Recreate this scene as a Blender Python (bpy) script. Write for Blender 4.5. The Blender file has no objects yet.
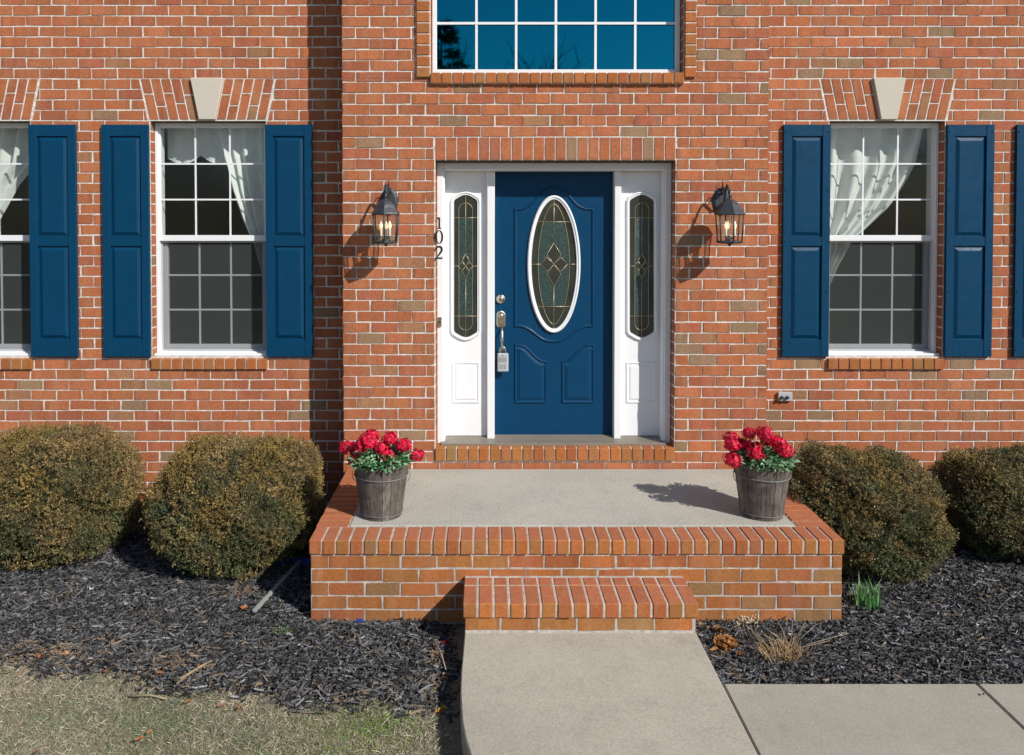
import bpy, bmesh, math, random
import numpy as np
from mathutils import Vector, Matrix
R = math.radians
rnd = random.Random(7)
nr = np.random.default_rng(11)
scene = bpy.context.scene
COL = scene.collection
# ------------------------------------------------------------------ camera, world, sun, exposure
PITCH = math.atan(0.022); F_PX = 771.0; CX, CY = 485.0, 234.0; CAM_H = 1.881
cam = bpy.data.cameras.new('camera'); camo = bpy.data.objects.new('camera', cam); COL.objects.link(camo)
camo.location = (0, 0, CAM_H); camo.rotation_euler = (R(90) - PITCH, 0, 0)
cam.sensor_width = 36; cam.sensor_fit = 'HORIZONTAL'; cam.lens = F_PX / 1024 * 36
cam.shift_x = (512 - CX) / 1024; cam.shift_y = -(377.5 - CY) / 1024
cam.clip_start = 0.05; cam.clip_end = 3000
scene.camera = camo
world = bpy.data.worlds.new('World'); scene.world = world; world.use_nodes = True
wn = world.node_tree; wn.nodes.clear()
sky = wn.nodes.new('ShaderNodeTexSky'); sky.sky_type = 'NISHITA'; sky.sun_disc = False
sky.sun_elevation = R(36.3); sky.sun_rotation = R(133.9); sky.air_density = 1.0; sky.dust_density = 0.3; sky.ozone_density = 2.0
bg = wn.nodes.new('ShaderNodeBackground'); bg.inputs['Strength'].default_value = 0.085
wo = wn.nodes.new('ShaderNodeOutputWorld')
wn.links.new(sky.outputs[0], bg.inputs[0]); wn.links.new(bg.outputs[0], wo.inputs[0])
sun = bpy.data.lights.new('sun', 'SUN'); sun.energy = 4.3; sun.angle = R(0.53); sun.color = (1.0, 0.955, 0.89)
suno = bpy.data.objects.new('sun', sun); COL.objects.link(suno)
suno.rotation_euler = Vector((-1.04, 1.0, -1.06)).to_track_quat('-Z', 'Y').to_euler()
suno.location = (6, -6, 8)
scene.view_settings.view_transform = 'Standard'; scene.view_settings.look = 'None'
scene.view_settings.exposure = 0.24; scene.view_settings.gamma = 1; scene.view_settings.use_curve_mapping = False
scene.render.engine = 'CYCLES'
scene.render.resolution_x = 1024; scene.render.resolution_y = 755

# ------------------------------------------------------------------ surveying helpers (measured positions -> metres)
SP, CP = math.sin(PITCH), math.cos(PITCH)
def W(px, py, Y):
    "point on the vertical plane at distance Y"
    a = (px - CX) / F_PX; b = -(py - CY) / F_PX
    dy = CP + b * SP; dz = -SP + b * CP
    t = Y / dy
    return (a * t, CAM_H + dz * t)
def Z(py, Y): return W(CX, py, Y)[1]
def X(px, Y, py=300): return W(px, py, Y)[0]
def Yat(py, z):
    b = -(py - CY) / F_PX
    dy = CP + b * SP; dz = -SP + b * CP
    return (z - CAM_H) / dz * dy

YW = 5.728            # face of the projecting entrance wall
YS = 6.043             # face of the side walls
YF = 4.449            # front edge of the stoop coping
G = Z(621, 4.47)      # bed level
WX0, WX1 = X(343, YW), X(767, YW)

# ------------------------------------------------------------------ mesh helpers
ORG = {}
def link(o, parent=None):
    COL.objects.link(o)
    if parent is not None: o.parent = parent
def tag(o, label=None, cat=None, group=None, kind=None):
    if label: o['label'] = label
    if cat: o['category'] = cat
    if group: o['group'] = group
    if kind: o['kind'] = kind
    return o
def thing(name, loc, label, cat, group=None):
    o = bpy.data.objects.new(name, None); link(o); o.location = loc; o.empty_display_size = 0.1
    ORG[o] = Vector(loc); tag(o, label, cat, group); return o

class MB:
    def __init__(s): s.v = []; s.f = []; s.m = []; s.c = []; s.sm = []
    def face(s, pts, mi=0, col=(1, 1, 1), smooth=False):
        n = len(s.v); s.v += [tuple(p) for p in pts]; s.f.append(tuple(range(n, n + len(pts))))
        s.m.append(mi); s.c.append(col); s.sm.append(smooth)
    def mesh(s, vs, fs, mi=0, col=(1, 1, 1), smooth=False):
        n = len(s.v); s.v += [tuple(p) for p in vs]
        for f in fs: s.f.append(tuple(i + n for i in f)); s.m.append(mi); s.c.append(col); s.sm.append(smooth)
    def box(s, x0, x1, y0, y1, z0, z1, mi=0, col=(1, 1, 1)):
        vs = [(x0, y0, z0), (x1, y0, z0), (x1, y1, z0), (x0, y1, z0), (x0, y0, z1), (x1, y0, z1), (x1, y1, z1), (x0, y1, z1)]
        s.mesh(vs, [(0, 3, 2, 1), (4, 5, 6, 7), (0, 1, 5, 4), (1, 2, 6, 5), (2, 3, 7, 6), (3, 0, 4, 7)], mi, col)
    def cope(s, x0, x1, y0, y1, z0, z1):
        c = bcol(rnd, 'cope'); n = len(s.c); s.box(x0, x1, y0, y1, z0, z1, 0, c)
        k = rnd.uniform(.92, 1.1); s.c[n + 1] = (.405 * k, .136 * k, .066 * k)
    def hexa(s, b, t, mi=0, col=(1, 1, 1)):
        s.mesh(list(b) + list(t), [(0, 3, 2, 1), (4, 5, 6, 7), (0, 1, 5, 4), (1, 2, 6, 5), (2, 3, 7, 6), (3, 0, 4, 7)], mi, col)
    def prism(s, poly, y0, y1, mi=0, col=(1, 1, 1), back=True):
        "poly in xz, counter-clockwise seen from -y; front face at y0"
        n = len(poly)
        a = [(p[0], y0, p[1]) for p in poly]; b = [(p[0], y1, p[1]) for p in poly]
        fs = [tuple(range(n))] + [(i, n + i, n + (i + 1) % n, (i + 1) % n) for i in range(n)]
        if back: fs.append(tuple(range(2 * n - 1, n - 1, -1)))
        s.mesh(a + b, fs, mi, col)
    def tube(s, pts, rad, k=8, mi=0, col=(1, 1, 1), caps=True, closed=False):
        pts = [Vector(p) for p in pts]; n = len(pts)
        if not hasattr(rad, '__len__'): rad = [rad] * n
        vs = []; fs = []; up = None
        for i, p in enumerate(pts):
            if closed: t = (pts[(i + 1) % n] - pts[i - 1])
            else: t = (pts[min(i + 1, n - 1)] - pts[max(i - 1, 0)])
            t = t.normalized() if t.length > 1e-9 else Vector((0, 0, 1))
            if up is None:
                up = Vector((0, 1, 0)) if abs(t.y) < .9 else Vector((1, 0, 0))
            a = t.cross(up).normalized(); b = a.cross(t).normalized(); up = b
            for j in range(k):
                an = 2 * math.pi * j / k
                vs.append(p + (a * math.cos(an) + b * math.sin(an)) * rad[i])
        for i in range(n if closed else n - 1):
            for j in range(k):
                i2 = (i + 1) % n
                fs.append((i * k + j, i * k + (j + 1) % k, i2 * k + (j + 1) % k, i2 * k + j))
        if caps and not closed:
            fs.append(tuple(range(k - 1, -1, -1))); fs.append(tuple((n - 1) * k + j for j in range(k)))
        s.mesh(vs, fs, mi, col, True)
    def lathe(s, prof, c, k=16, mi=0, col=(1, 1, 1), axis='z', smooth=True, rot=0):
        n = len(prof); vs = []
        for r, h in prof:
            for j in range(k):
                a = 2 * math.pi * j / k + rot
                if axis == 'z': vs.append((c[0] + r * math.cos(a), c[1] + r * math.sin(a), c[2] + h))
                else: vs.append((c[0] + r * math.cos(a), c[1] - h, c[2] + r * math.sin(a)))
        fs = [(i * k + j, i * k + (j + 1) % k, (i + 1) * k + (j + 1) % k, (i + 1) * k + j) for i in range(n - 1) for j in range(k)]
        s.mesh(vs, fs, mi, col, smooth)
    def ring(s, path, prof, y, mi=0, fill=True, col=(1, 1, 1), smooth=False):
        "path closed ccw in xz seen from the front; prof = (inward offset, height towards viewer)"
        n = len(path); P = [Vector((p[0], p[1])) for p in path]; N = []
        for i in range(n):
            a = (P[i] - P[i - 1]).normalized(); b = (P[(i + 1) % n] - P[i]).normalized()
            na = Vector((-a.y, a.x)); nb = Vector((-b.y, b.x)); m = (na + nb)
            m = m / max(m.dot(na), .25) if m.length > 1e-6 else na
            N.append(m)
        vs = []
        for o, h in prof:
            vs += [(P[i].x + N[i].x * o, y - h, P[i].y + N[i].y * o) for i in range(n)]
        k = len(prof)
        fs = [(r * n + i, r * n + (i + 1) % n, (r + 1) * n + (i + 1) % n, (r + 1) * n + i) for r in range(k - 1) for i in range(n)]
        s.mesh(vs, fs, mi, col, smooth)
        if fill: s.mesh(vs[-n:], [tuple(range(n))], mi, col)
    def build(s, name, mats, parent=None, org=None, bevel=0, sm=False):
        if not isinstance(mats, (list, tuple)): mats = [mats]
        if parent is not None: org = ORG[parent]
        org = Vector(org) if org is not None else Vector((0, 0, 0))
        me = bpy.data.meshes.new(name)
        me.from_pydata([(p[0] - org.x, p[1] - org.y, p[2] - org.z) for p in s.v], [], s.f)
        for m in mats: me.materials.append(m)
        me.polygons.foreach_set('material_index', s.m)
        me.polygons.foreach_set('use_smooth', [bool(q or sm) for q in s.sm])
        at = me.attributes.new('col', 'FLOAT_COLOR', 'FACE')
        at.data.foreach_set('color', [x for c in s.c for x in (c[0], c[1], c[2], 1.0)])
        me.update()
        o = bpy.data.objects.new(name, me); link(o, parent)
        if parent is None: o.location = org
        ORG[o] = org
        if bevel:
            b = o.modifiers.new('bevel', 'BEVEL'); b.width = bevel; b.segments = 1; b.limit_method = 'ANGLE'; b.angle_limit = R(40)
        return o

def build_np(name, V, Fq, C, mats, parent=None, org=(0, 0, 0), smooth=False):
    if parent is not None: org = ORG[parent]
    V = np.asarray(V, dtype=np.float32).reshape(-1, 3) - np.array(org, dtype=np.float32)
    Fq = np.asarray(Fq, dtype=np.int32); k = Fq.shape[1]; m = len(Fq)
    me = bpy.data.meshes.new(name)
    me.vertices.add(len(V)); me.vertices.foreach_set('co', V.ravel())
    me.loops.add(m * k); me.loops.foreach_set('vertex_index', Fq.ravel())
    me.polygons.add(m); me.polygons.foreach_set('loop_start', np.arange(m, dtype=np.int32) * k)
    me.polygons.foreach_set('loop_total', np.full(m, k, dtype=np.int32))
    if smooth: me.polygons.foreach_set('use_smooth', np.ones(m, dtype=bool))
    me.materials.append(mats)
    at = me.attributes.new('col', 'FLOAT_COLOR', 'FACE')
    c4 = np.ones((m, 4), dtype=np.float32); c4[:, :3] = C
    at.data.foreach_set('color', c4.ravel())
    me.update(calc_edges=True); me.validate()
    o = bpy.data.objects.new(name, me); link(o, parent)
    if parent is None: o.location = org
    ORG[o] = Vector(org)
    return o

# ------------------------------------------------------------------ materials
def newmat(name):
    m = bpy.data.materials.new(name); m.use_nodes = True; nt = m.node_tree; nt.nodes.clear()
    return m, nt, nt.nodes.new('ShaderNodeOutputMaterial')
def N(nt, t, **kw):
    n = nt.nodes.new(t)
    for k, v in kw.items():
        if k.startswith('i_'): n.inputs[k[2:].replace('_', ' ')].default_value = v
        else: setattr(n, k, v)
    return n
def mixc(nt, fac, a, b, mode='MIX'):
    n = nt.nodes.new('ShaderNodeMix'); n.data_type = 'RGBA'; n.blend_type = mode
    for s, v in ((n.inputs[0], fac), (n.inputs[6], a), (n.inputs[7], b)):
        if hasattr(v, 'links'): nt.links.new(v, s)
        else: s.default_value = v if not isinstance(v, tuple) else (v[0], v[1], v[2], 1)
    return n.outputs[2]
def ramp(nt, src, stops):
    r = nt.nodes.new('ShaderNodeValToRGB'); nt.links.new(src, r.inputs[0])
    while len(r.color_ramp.elements) < len(stops): r.color_ramp.elements.new(0.5)
    for e, (p, c) in zip(r.color_ramp.elements, stops):
        e.position = p; e.color = (c, c, c, 1) if not isinstance(c, tuple) else (*c, 1)
    return r.outputs[0]
def noise(nt, scale, detail=4, rough=.6, vec=None, out=0):
    n = nt.nodes.new('ShaderNodeTexNoise'); n.inputs['Scale'].default_value = scale
    n.inputs['Detail'].default_value = detail; n.inputs['Roughness'].default_value = rough
    if vec is not None: nt.links.new(vec, n.inputs['Vector'])
    return n.outputs[out]
def coords(nt, scale=(1, 1, 1)):
    g = nt.nodes.new('ShaderNodeNewGeometry'); mp = nt.nodes.new('ShaderNodeMapping')
    mp.inputs['Scale'].default_value = scale; nt.links.new(g.outputs['Position'], mp.inputs[0]); return mp.outputs[0]
def finish(nt, out, col, rough, bumpsrc=None, bstr=.3, bdist=.004, metallic=0, spec=.5, extra=None):
    p = nt.nodes.new('ShaderNodeBsdfPrincipled')
    for s, v in ((p.inputs['Base Color'], col), (p.inputs['Roughness'], rough)):
        if hasattr(v, 'links'): nt.links.new(v, s)
        else: s.default_value = (*v, 1) if isinstance(v, tuple) else v
    p.inputs['Metallic'].default_value = metallic; p.inputs['Specular IOR Level'].default_value = spec
    if bumpsrc is not None:
        b = nt.nodes.new('ShaderNodeBump'); b.inputs['Strength'].default_value = bstr; b.inputs['Distance'].default_value = bdist
        nt.links.new(bumpsrc, b.inputs['Height']); nt.links.new(b.outputs[0], p.inputs['Normal'])
    if extra: extra(p)
    nt.links.new(p.outputs[0], out.inputs[0]); return p

def m_brick(name='brick'):
    m, nt, out = newmat(name)
    a = N(nt, 'ShaderNodeAttribute', attribute_name='col')
    c = coords(nt)
    st = coords(nt, (26, 26, 5))
    v = mixc(nt, 1.0, a.outputs['Color'], ramp(nt, noise(nt, 70, 5, .75, c), [(.25, .68), (.7, 1.24)]), 'MULTIPLY')
    v = mixc(nt, ramp(nt, noise(nt, 1, 3, .6, st), [(.45, 0.0), (.68, .55)]), v, mixc(nt, 1, v, (.86, 1.02, .92), 'MULTIPLY'))
    v = mixc(nt, ramp(nt, noise(nt, 1, 2, .5, coords(nt, (17, 17, 4))), [(.5, 0.0), (.66, .6)]), v, mixc(nt, .35, v, (.40, .24, .15)))
    # pits, burnt flecks and mortar smears
    v = mixc(nt, ramp(nt, noise(nt, 130, 2, .5, c), [(.66, 0.0), (.75, .55)]), v, (.10, .045, .03))
    v = mixc(nt, ramp(nt, noise(nt, 16, 6, .75, c), [(.63, 0.0), (.76, .5)]), v, (.50, .38, .29))
    v = mixc(nt, ramp(nt, noise(nt, .9, 3, .6, c), [(.3, .0), (.75, .28)]), v, mixc(nt, 1, v, (.78, .74, .72), 'MULTIPLY'))
    h = noise(nt, 70, 6, .8, c)
    finish(nt, out, v, .9, h, .55, .004, spec=.2)
    return m
def m_mortar(k=1.0):
    m, nt, out = newmat('mortar'); c = coords(nt)
    v = mixc(nt, ramp(nt, noise(nt, 22, 5, .75, c), [(.3, 0.0), (.68, 1.0)]), (.42 * k, .37 * k, .32 * k), (.84 * k, .80 * k, .74 * k))
    v = mixc(nt, ramp(nt, noise(nt, 60, 3, .6, c), [(.64, 0.0), (.78, .5)]), v, (.25, .21, .18))
    finish(nt, out, v, .95, noise(nt, 120, 4, .7, c), .6, .004, spec=.15); return m
def m_concrete(name, ca, cb, speck=.5):
    m, nt, out = newmat(name); c = coords(nt)
    v = mixc(nt, ramp(nt, noise(nt, 1.7, 6, .65, c), [(.3, 0.0), (.7, 1.0)]), ca, cb)
    v = mixc(nt, ramp(nt, noise(nt, 85, 3, .75, c), [(.48, 0.0), (.64, speck * .75)]), v, (.20, .185, .16))
    v = mixc(nt, ramp(nt, noise(nt, 75, 3, .75, coords(nt, (1, 1.2, 1.1))), [(.52, 0.0), (.68, speck * .6)]), v, (.62, .59, .53))
    v = mixc(nt, ramp(nt, noise(nt, 7, 6, .8, c), [(.54, 0.0), (.75, .45)]), v, (.22, .20, .165))
    v = mixc(nt, ramp(nt, noise(nt, 2.6, 4, .8, coords(nt, (1, .6, 1))), [(.5, 0.0), (.68, .35)]), v, mixc(nt, 1, v, (.80, .79, .77), 'MULTIPLY'))
    finish(nt, out, v, .88, noise(nt, 200, 4, .7, c), .35, .003, spec=.3); return m
def m_paint(name, col, rough=.4, var=.08, dirt=.1, spec=.5, grain=0):
    m, nt, out = newmat(name); c = coords(nt)
    v = mixc(nt, ramp(nt, noise(nt, 5, 5, .7, c), [(.3, 0.0), (.7, var)]), col, tuple(x * .55 for x in col))
    v = mixc(nt, ramp(nt, noise(nt, 23, 5, .8, coords(nt, (1, 1, .35))), [(.58, 0.0), (.8, dirt)]), v, (.30, .27, .23))
    h = noise(nt, 1, 4, .6, coords(nt, (12, 12, 160) if grain == 1 else (60, 60, 60)))
    rr = ramp(nt, noise(nt, 14, 4, .6, c), [(.3, rough * .85), (.7, min(1, rough * 1.2))])
    finish(nt, out, v, rr, h, .12 + .25 * grain, .002, spec=spec); return m
def m_metal(name, col, rough=.35, metallic=1.0, bump=.1):
    m, nt, out = newmat(name); c = coords(nt)
    v = mixc(nt, ramp(nt, noise(nt, 60, 4, .7, c), [(.35, 0.0), (.75, .5)]), col, tuple(x * .45 for x in col))
    finish(nt, out, v, ramp(nt, noise(nt, 30, 4, .6, c), [(.3, rough * .8), (.7, rough * 1.4)]), noise(nt, 150, 3, .6, c), bump, .002, metallic); return m
def m_attr(name, rough=.8, spec=.25, transl=0.0, nz=.3, scale=60):
    m, nt, out = newmat(name); a = N(nt, 'ShaderNodeAttribute', attribute_name='col')
    v = mixc(nt, nz, a.outputs['Color'], mixc(nt, 1, a.outputs['Color'], ramp(nt, noise(nt, scale, 3, .6, coords(nt)), [(.3, .4), (.7, 1.5)]), 'MULTIPLY'))
    p = finish(nt, out, v, rough, spec=spec)
    if transl:
        t = nt.nodes.new('ShaderNodeBsdfTranslucent'); nt.links.new(v, t.inputs[0])
        x = nt.nodes.new('ShaderNodeMixShader'); x.inputs[0].default_value = transl
        nt.links.new(p.outputs[0], x.inputs[1]); nt.links.new(t.outputs[0], x.inputs[2]); nt.links.new(x.outputs[0], out.inputs[0])
    return m
def m_glass(name, ior, tint, gl=(1, 1, 1), add=0.0, rough=.004):
    m, nt, out = newmat(name)
    lw = N(nt, 'ShaderNodeLayerWeight'); lw.inputs[0].default_value = .5
    pw = N(nt, 'ShaderNodeMath', operation='POWER'); nt.links.new(lw.outputs['Facing'], pw.inputs[0]); pw.inputs[1].default_value = 4.5
    f0 = 2 * ((ior - 1) / (ior + 1)) ** 2 + add
    ad = N(nt, 'ShaderNodeMath', operation='MULTIPLY_ADD', use_clamp=True); nt.links.new(pw.outputs[0], ad.inputs[0]); ad.inputs[1].default_value = 1 - f0; ad.inputs[2].default_value = f0
    t = N(nt, 'ShaderNodeBsdfTransparent'); t.inputs[0].default_value = (*tint, 1)
    g = N(nt, 'ShaderNodeBsdfGlossy'); g.inputs['Roughness'].default_value = rough; g.inputs[0].default_value = (*gl, 1)
    b = N(nt, 'ShaderNodeBump'); b.inputs['Strength'].default_value = .03; b.inputs['Distance'].default_value = .01
    nt.links.new(noise(nt, 3, 2, .5, coords(nt)), b.inputs['Height']); nt.links.new(b.outputs[0], g.inputs['Normal'])
    x = N(nt, 'ShaderNodeMixShader'); nt.links.new(ad.outputs[0], x.inputs[0]); nt.links.new(t.outputs[0], x.inputs[1]); nt.links.new(g.outputs[0], x.inputs[2])
    nt.links.new(x.outputs[0], out.inputs[0]); return m
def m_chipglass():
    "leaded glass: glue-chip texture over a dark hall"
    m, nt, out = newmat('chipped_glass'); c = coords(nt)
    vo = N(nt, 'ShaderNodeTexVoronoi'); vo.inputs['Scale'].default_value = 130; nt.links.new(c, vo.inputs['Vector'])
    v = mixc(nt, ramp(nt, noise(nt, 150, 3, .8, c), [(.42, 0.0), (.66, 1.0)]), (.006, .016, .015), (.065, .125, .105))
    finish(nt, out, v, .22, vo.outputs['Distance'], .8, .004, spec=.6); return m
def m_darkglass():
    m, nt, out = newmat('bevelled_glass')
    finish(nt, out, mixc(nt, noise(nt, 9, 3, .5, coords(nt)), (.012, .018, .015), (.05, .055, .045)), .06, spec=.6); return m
def m_fabric():
    m, nt, out = newmat('sheer_fabric'); c = coords(nt)
    d = N(nt, 'ShaderNodeBsdfDiffuse'); d.inputs[0].default_value = (.93, .94, .93, 1)
    t = N(nt, 'ShaderNodeBsdfTranslucent'); t.inputs[0].default_value = (.8, .82, .8, 1)
    tr = N(nt, 'ShaderNodeBsdfTransparent')
    x = N(nt, 'ShaderNodeMixShader'); x.inputs[0].default_value = .22; nt.links.new(d.outputs[0], x.inputs[1]); nt.links.new(t.outputs[0], x.inputs[2])
    y = N(nt, 'ShaderNodeMixShader'); nt.links.new(ramp(nt, noise(nt, 14, 3, .5, c), [(.4, .0), (.62, .07)]), y.inputs[0])
    nt.links.new(x.outputs[0], y.inputs[1]); nt.links.new(tr.outputs[0], y.inputs[2]); nt.links.new(y.outputs[0], out.inputs[0]); return m
def m_screen():
    m, nt, out = newmat('insect_screen')
    d = N(nt, 'ShaderNodeBsdfDiffuse'); d.inputs[0].default_value = (.075, .085, .082, 1)
    tr = N(nt, 'ShaderNodeBsdfTransparent')
    y = N(nt, 'ShaderNodeMixShader'); y.inputs[0].default_value = .45
    nt.links.new(tr.outputs[0], y.inputs[1]); nt.links.new(d.outputs[0], y.inputs[2]); nt.links.new(y.outputs[0], out.inputs[0]); return m
def m_wood():
    m, nt, out = newmat('weathered_wood'); a = N(nt, 'ShaderNodeAttribute', attribute_name='col')
    g = ramp(nt, noise(nt, 1, 6, .75, coords(nt, (90, 90, 7))), [(.3, .45), (.7, 1.45)])
    v = mixc(nt, 1, a.outputs['Color'], g, 'MULTIPLY')
    v = mixc(nt, ramp(nt, noise(nt, 11, 5, .7, coords(nt)), [(.44, 0.0), (.66, .75)]), v, (.055, .045, .036))
    finish(nt, out, v, .85, noise(nt, 1, 6, .75, coords(nt, (120, 120, 9))), .7, .004, spec=.2); return m
def m_emit(name, col, s):
    m, nt, out = newmat(name)
    def ex(p):
        p.inputs['Emission Color'].default_value = (*col, 1); p.inputs['Emission Strength'].default_value = s
    finish(nt, out, (.8, .75, .6), .4, extra=ex); return m
def m_ground(name, stops, s1, s2, bump=.6):
    m, nt, out = newmat(name); c = coords(nt)
    v = mixc(nt, ramp(nt, noise(nt, s1, 6, .7, c), [(.35, 0.0), (.65, 1.0)]), stops[0], stops[1])
    v = mixc(nt, ramp(nt, noise(nt, s2, 4, .8, c), [(.4, 0.0), (.7, .8)]), v, stops[2])
    finish(nt, out, v, .95, noise(nt, s2, 5, .8, c), bump, .02, spec=.1); return m

M = dict(
    brick=m_brick(), mortar=m_mortar(), mortar2=m_mortar(.70),
    slab=m_concrete('porch_concrete', (.40, .38, .33), (.48, .455, .39), .8),
    walk=m_concrete('walk_concrete', (.37, .34, .275), (.46, .425, .345), .5),
    path=m_concrete('path_concrete', (.315, .298, .245), (.39, .368, .30), .45),
    white=m_paint('white_paint', (.80, .81, .82), .38, .06, .10),
    vinyl=m_paint('white_vinyl', (.78, .79, .80), .45, .05, .10),
    blue=m_paint('blue_door_paint', (.0008, .044, .112), .42, .15, .03, .2, 0),
    shut=m_paint('blue_shutter_paint', (.0008, .046, .108), .42, .25, .04, .2, 1),
    stone=m_paint('cast_stone', (.56, .51, .43), .85, .15, .25, .2),
    sillmetal=m_paint('threshold_metal', (.22, .19, .15), .5, .3, .3),
    lintel=m_paint('lintel_steel', (.10, .05, .035), .8, .3, .3),
    black=m_metal('bronze_black_metal', (.055, .06, .07), .5, .35, .5),
    digit=m_metal('dark_digit_metal', (.03, .03, .035), .5, .4, .1),
    nickel=m_metal('satin_nickel', (.62, .57, .48), .3, 1.0, .1),
    came=m_metal('brass_came', (.62, .52, .33), .38, .8, .0),
    grey=m_paint('grey_plastic', (.42, .44, .46), .5, .1, .1),
    dark=m_paint('dark_rubber', (.03, .03, .032), .6, .1, .1),
    wood=m_wood(), wire=m_metal('galvanised_wire', (.26, .255, .25), .6, .5, .1),
    glass=m_glass('window_glass', 1.5, (.86, .90, .87), rough=.13), lampglass=m_glass('lantern_glass', 1.5, (.92, .91, .88)),
    bigglass=m_glass('sky_blue_window_glass', 1.5, (.10, .16, .18), (.015, .62, .86), .22, .02),  # blue of the reflected sky put into the gloss colour
    chip=m_chipglass(), dglass=m_darkglass(), fabric=m_fabric(), screen=m_screen(),
    bulb=m_emit('warm_bulb', (1, .78, .45), .8), candle=m_paint('candle_sleeve', (.75, .70, .58), .5, .05, .05),
    leaf=m_attr('shrub_leaf', .6, .35, .15, .3, 30), bark=m_attr('bark', .9, .1, 0, .6, 40),
    chipm=m_attr('mulch_chip', .85, .15, 0, .5, 90), blade=m_attr('grass_blade', .85, .15, .2, .2, 20),
    petal=m_attr('red_petal', .55, .3, .15, .3, 80), dry=m_attr('dry_leaf', .8, .2, .1, .5, 60),
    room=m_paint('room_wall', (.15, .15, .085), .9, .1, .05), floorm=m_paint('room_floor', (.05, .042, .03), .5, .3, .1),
    soil=m_ground('mulch_soil', ((.018, .017, .017), (.035, .032, .03), (.06, .05, .042)), 9, 60),
    lawn=m_ground('winter_lawn', ((.16, .145, .09), (.27, .235, .16), (.34, .29, .21)), 1.6, 45),
    bluep=m_paint('blue_plastic', (.01, .05, .30), .4, .1, .1), plank=m_paint('grey_board', (.30, .30, .29), .8, .3, .3),
    street=m_ground('asphalt', ((.045, .045, .047), (.06, .06, .06), (.08, .08, .078)), 3, 80, .3),
)

# ------------------------------------------------------------------ the setting: ground
mb = MB(); mb.face([(-1500, -1500, G - .02), (1500, -1500, G - .02), (1500, 1500, G - .02), (-1500, 1500, G - .02)])
tag(mb.build('ground', M['lawn']), kind='structure')
mb = MB(); mb.box(-300, 300, -17, -10, G - .1, G - .012)
tag(mb.build('road', M['street']), kind='structure')

def fbm(x, y):
    return (np.sin(x * 3.1 + 1.3) * np.cos(y * 2.7) + .5 * np.sin(x * 7.3 + y * 4.1) + .35 * np.sin(x * 13.1 - y * 11.7 + 2) + .2 * np.sin(x * 29 + y * 23)) / 2
XWL = X(463, 4.1, 640)                      # left edge of the front walk at the step
ZWALK = Z(632, 4.14)
def edgeY(x):
    "where the bed stops and the lawn begins, left of the walk"
    xs = [-9, X(0, 4, 662), X(100, 3.95, 672), X(160, 3.85, 682), X(250, 3.8, 690), X(330, 3.73, 698), X(400, 3.73, 700), X(456, 3.65, 704), 0]
    ys = [4.05, Yat(660, G), Yat(668, G), Yat(680, G), Yat(690, G), Yat(700, G), Yat(702, G), Yat(706, G), Yat(708, G)]
    return np.interp(x, xs, ys)
def bedz(x, y):
    x = np.asarray(x, float); y = np.asarray(y, float)
    z = G + .012 * fbm(x * 1.3, y * 1.3)
    side = np.clip((y - 4.5) / 1.2, 0, 1) * .03
    lip = np.clip((x - 1.1) / .05, 0, 1) * np.clip((4.5 - y) / .7, 0, 1) * .05     # bed rises to the side path
    d = np.clip(np.minimum(np.abs(x - XWL), 1) / .28, 0, 1)
    l2 = np.where(x < .3, (1 - d) * -.035, 0)
    return z + side + lip + l2
def bed_sheet(name, xa, xb, y0f, y1, nx, ny):
    xs = np.linspace(xa, xb, nx); vs = []; fs = []
    for i, x in enumerate(xs):
        a = float(y0f(x))
        for j in range(ny):
            y = a + (y1 - a) * j / (ny - 1); z = float(bedz(x, y)) - (.012 if j else .03)
            vs.append((x, y, z))
    for i in range(nx - 1):
        for j in range(ny - 1):
            a = i * ny + j; fs.append((a, a + ny, a + ny + 1, a + 1))
    mb = MB(); mb.mesh(vs, fs, smooth=True); return tag(mb.build(name, M['soil']), kind='structure')
bed_sheet('flower_bed_ground', -7, XWL + .1, edgeY, 6.1, 120, 40)
bed_sheet('flower_bed_ground', 1.12, 8, lambda x: 3.70, 6.1, 100, 40)

# walk with its curved left edge, side path slabs
pts = [(464.5, 632), (463, 650), (461, 672), (460.3, 692), (461.7, 719), (465, 737), (470.5, 755), (480, 785), (496, 830)]
lft = [(X(px, Yat(py, ZWALK), py), Yat(py, ZWALK)) for px, py in pts]
lft = [(lft[0][0], 4.6)] + lft + [(lft[-1][0] + .25, 2.2), (lft[-1][0] + .45, 1.4)]
XWR = 1.146
poly = [(p[0], p[1]) for p in lft] + [(XWR, 1.4), (XWR, 4.6)]
def flat_slab(name, poly, z1, th, mat, bevel=.006):
    mb = MB(); n = len(poly)
    a = [(p[0], p[1], z1) for p in poly]; b = [(p[0], p[1], z1 - th) for p in poly]
    fs = [tuple(range(n)), tuple(range(2 * n - 1, n - 1, -1))] + [(i, n + i, n + (i + 1) % n, (i + 1) % n) for i in range(n)]
    mb.mesh(a + b, fs); o = mb.build(name, mat, bevel=bevel); return tag(o, kind='structure')
flat_slab('front_walk', poly, ZWALK, .14, M['walk'])
YP = Yat(682.5, ZWALK)
XJ = X(977, Yat(683, ZWALK), 683)
zz = ZWALK - .004
flat_slab('side_path', [(XWR + .008, YP), (XWR + .008, 1.4), (XJ - .003, 1.4), (XJ - .003, YP)], zz, .14, M['path'])
flat_slab('side_path', [(XJ + .005, YP), (XJ + .005, 1.4), (XJ + 1.4, 1.4), (XJ + 1.4, YP)], zz, .14, M['path'])
flat_slab('side_path', [(XJ + 1.412, YP), (XJ + 1.412, 1.4), (XJ + 2.9, 1.4), (XJ + 2.9, YP)], zz, .14, M['path'])

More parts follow.
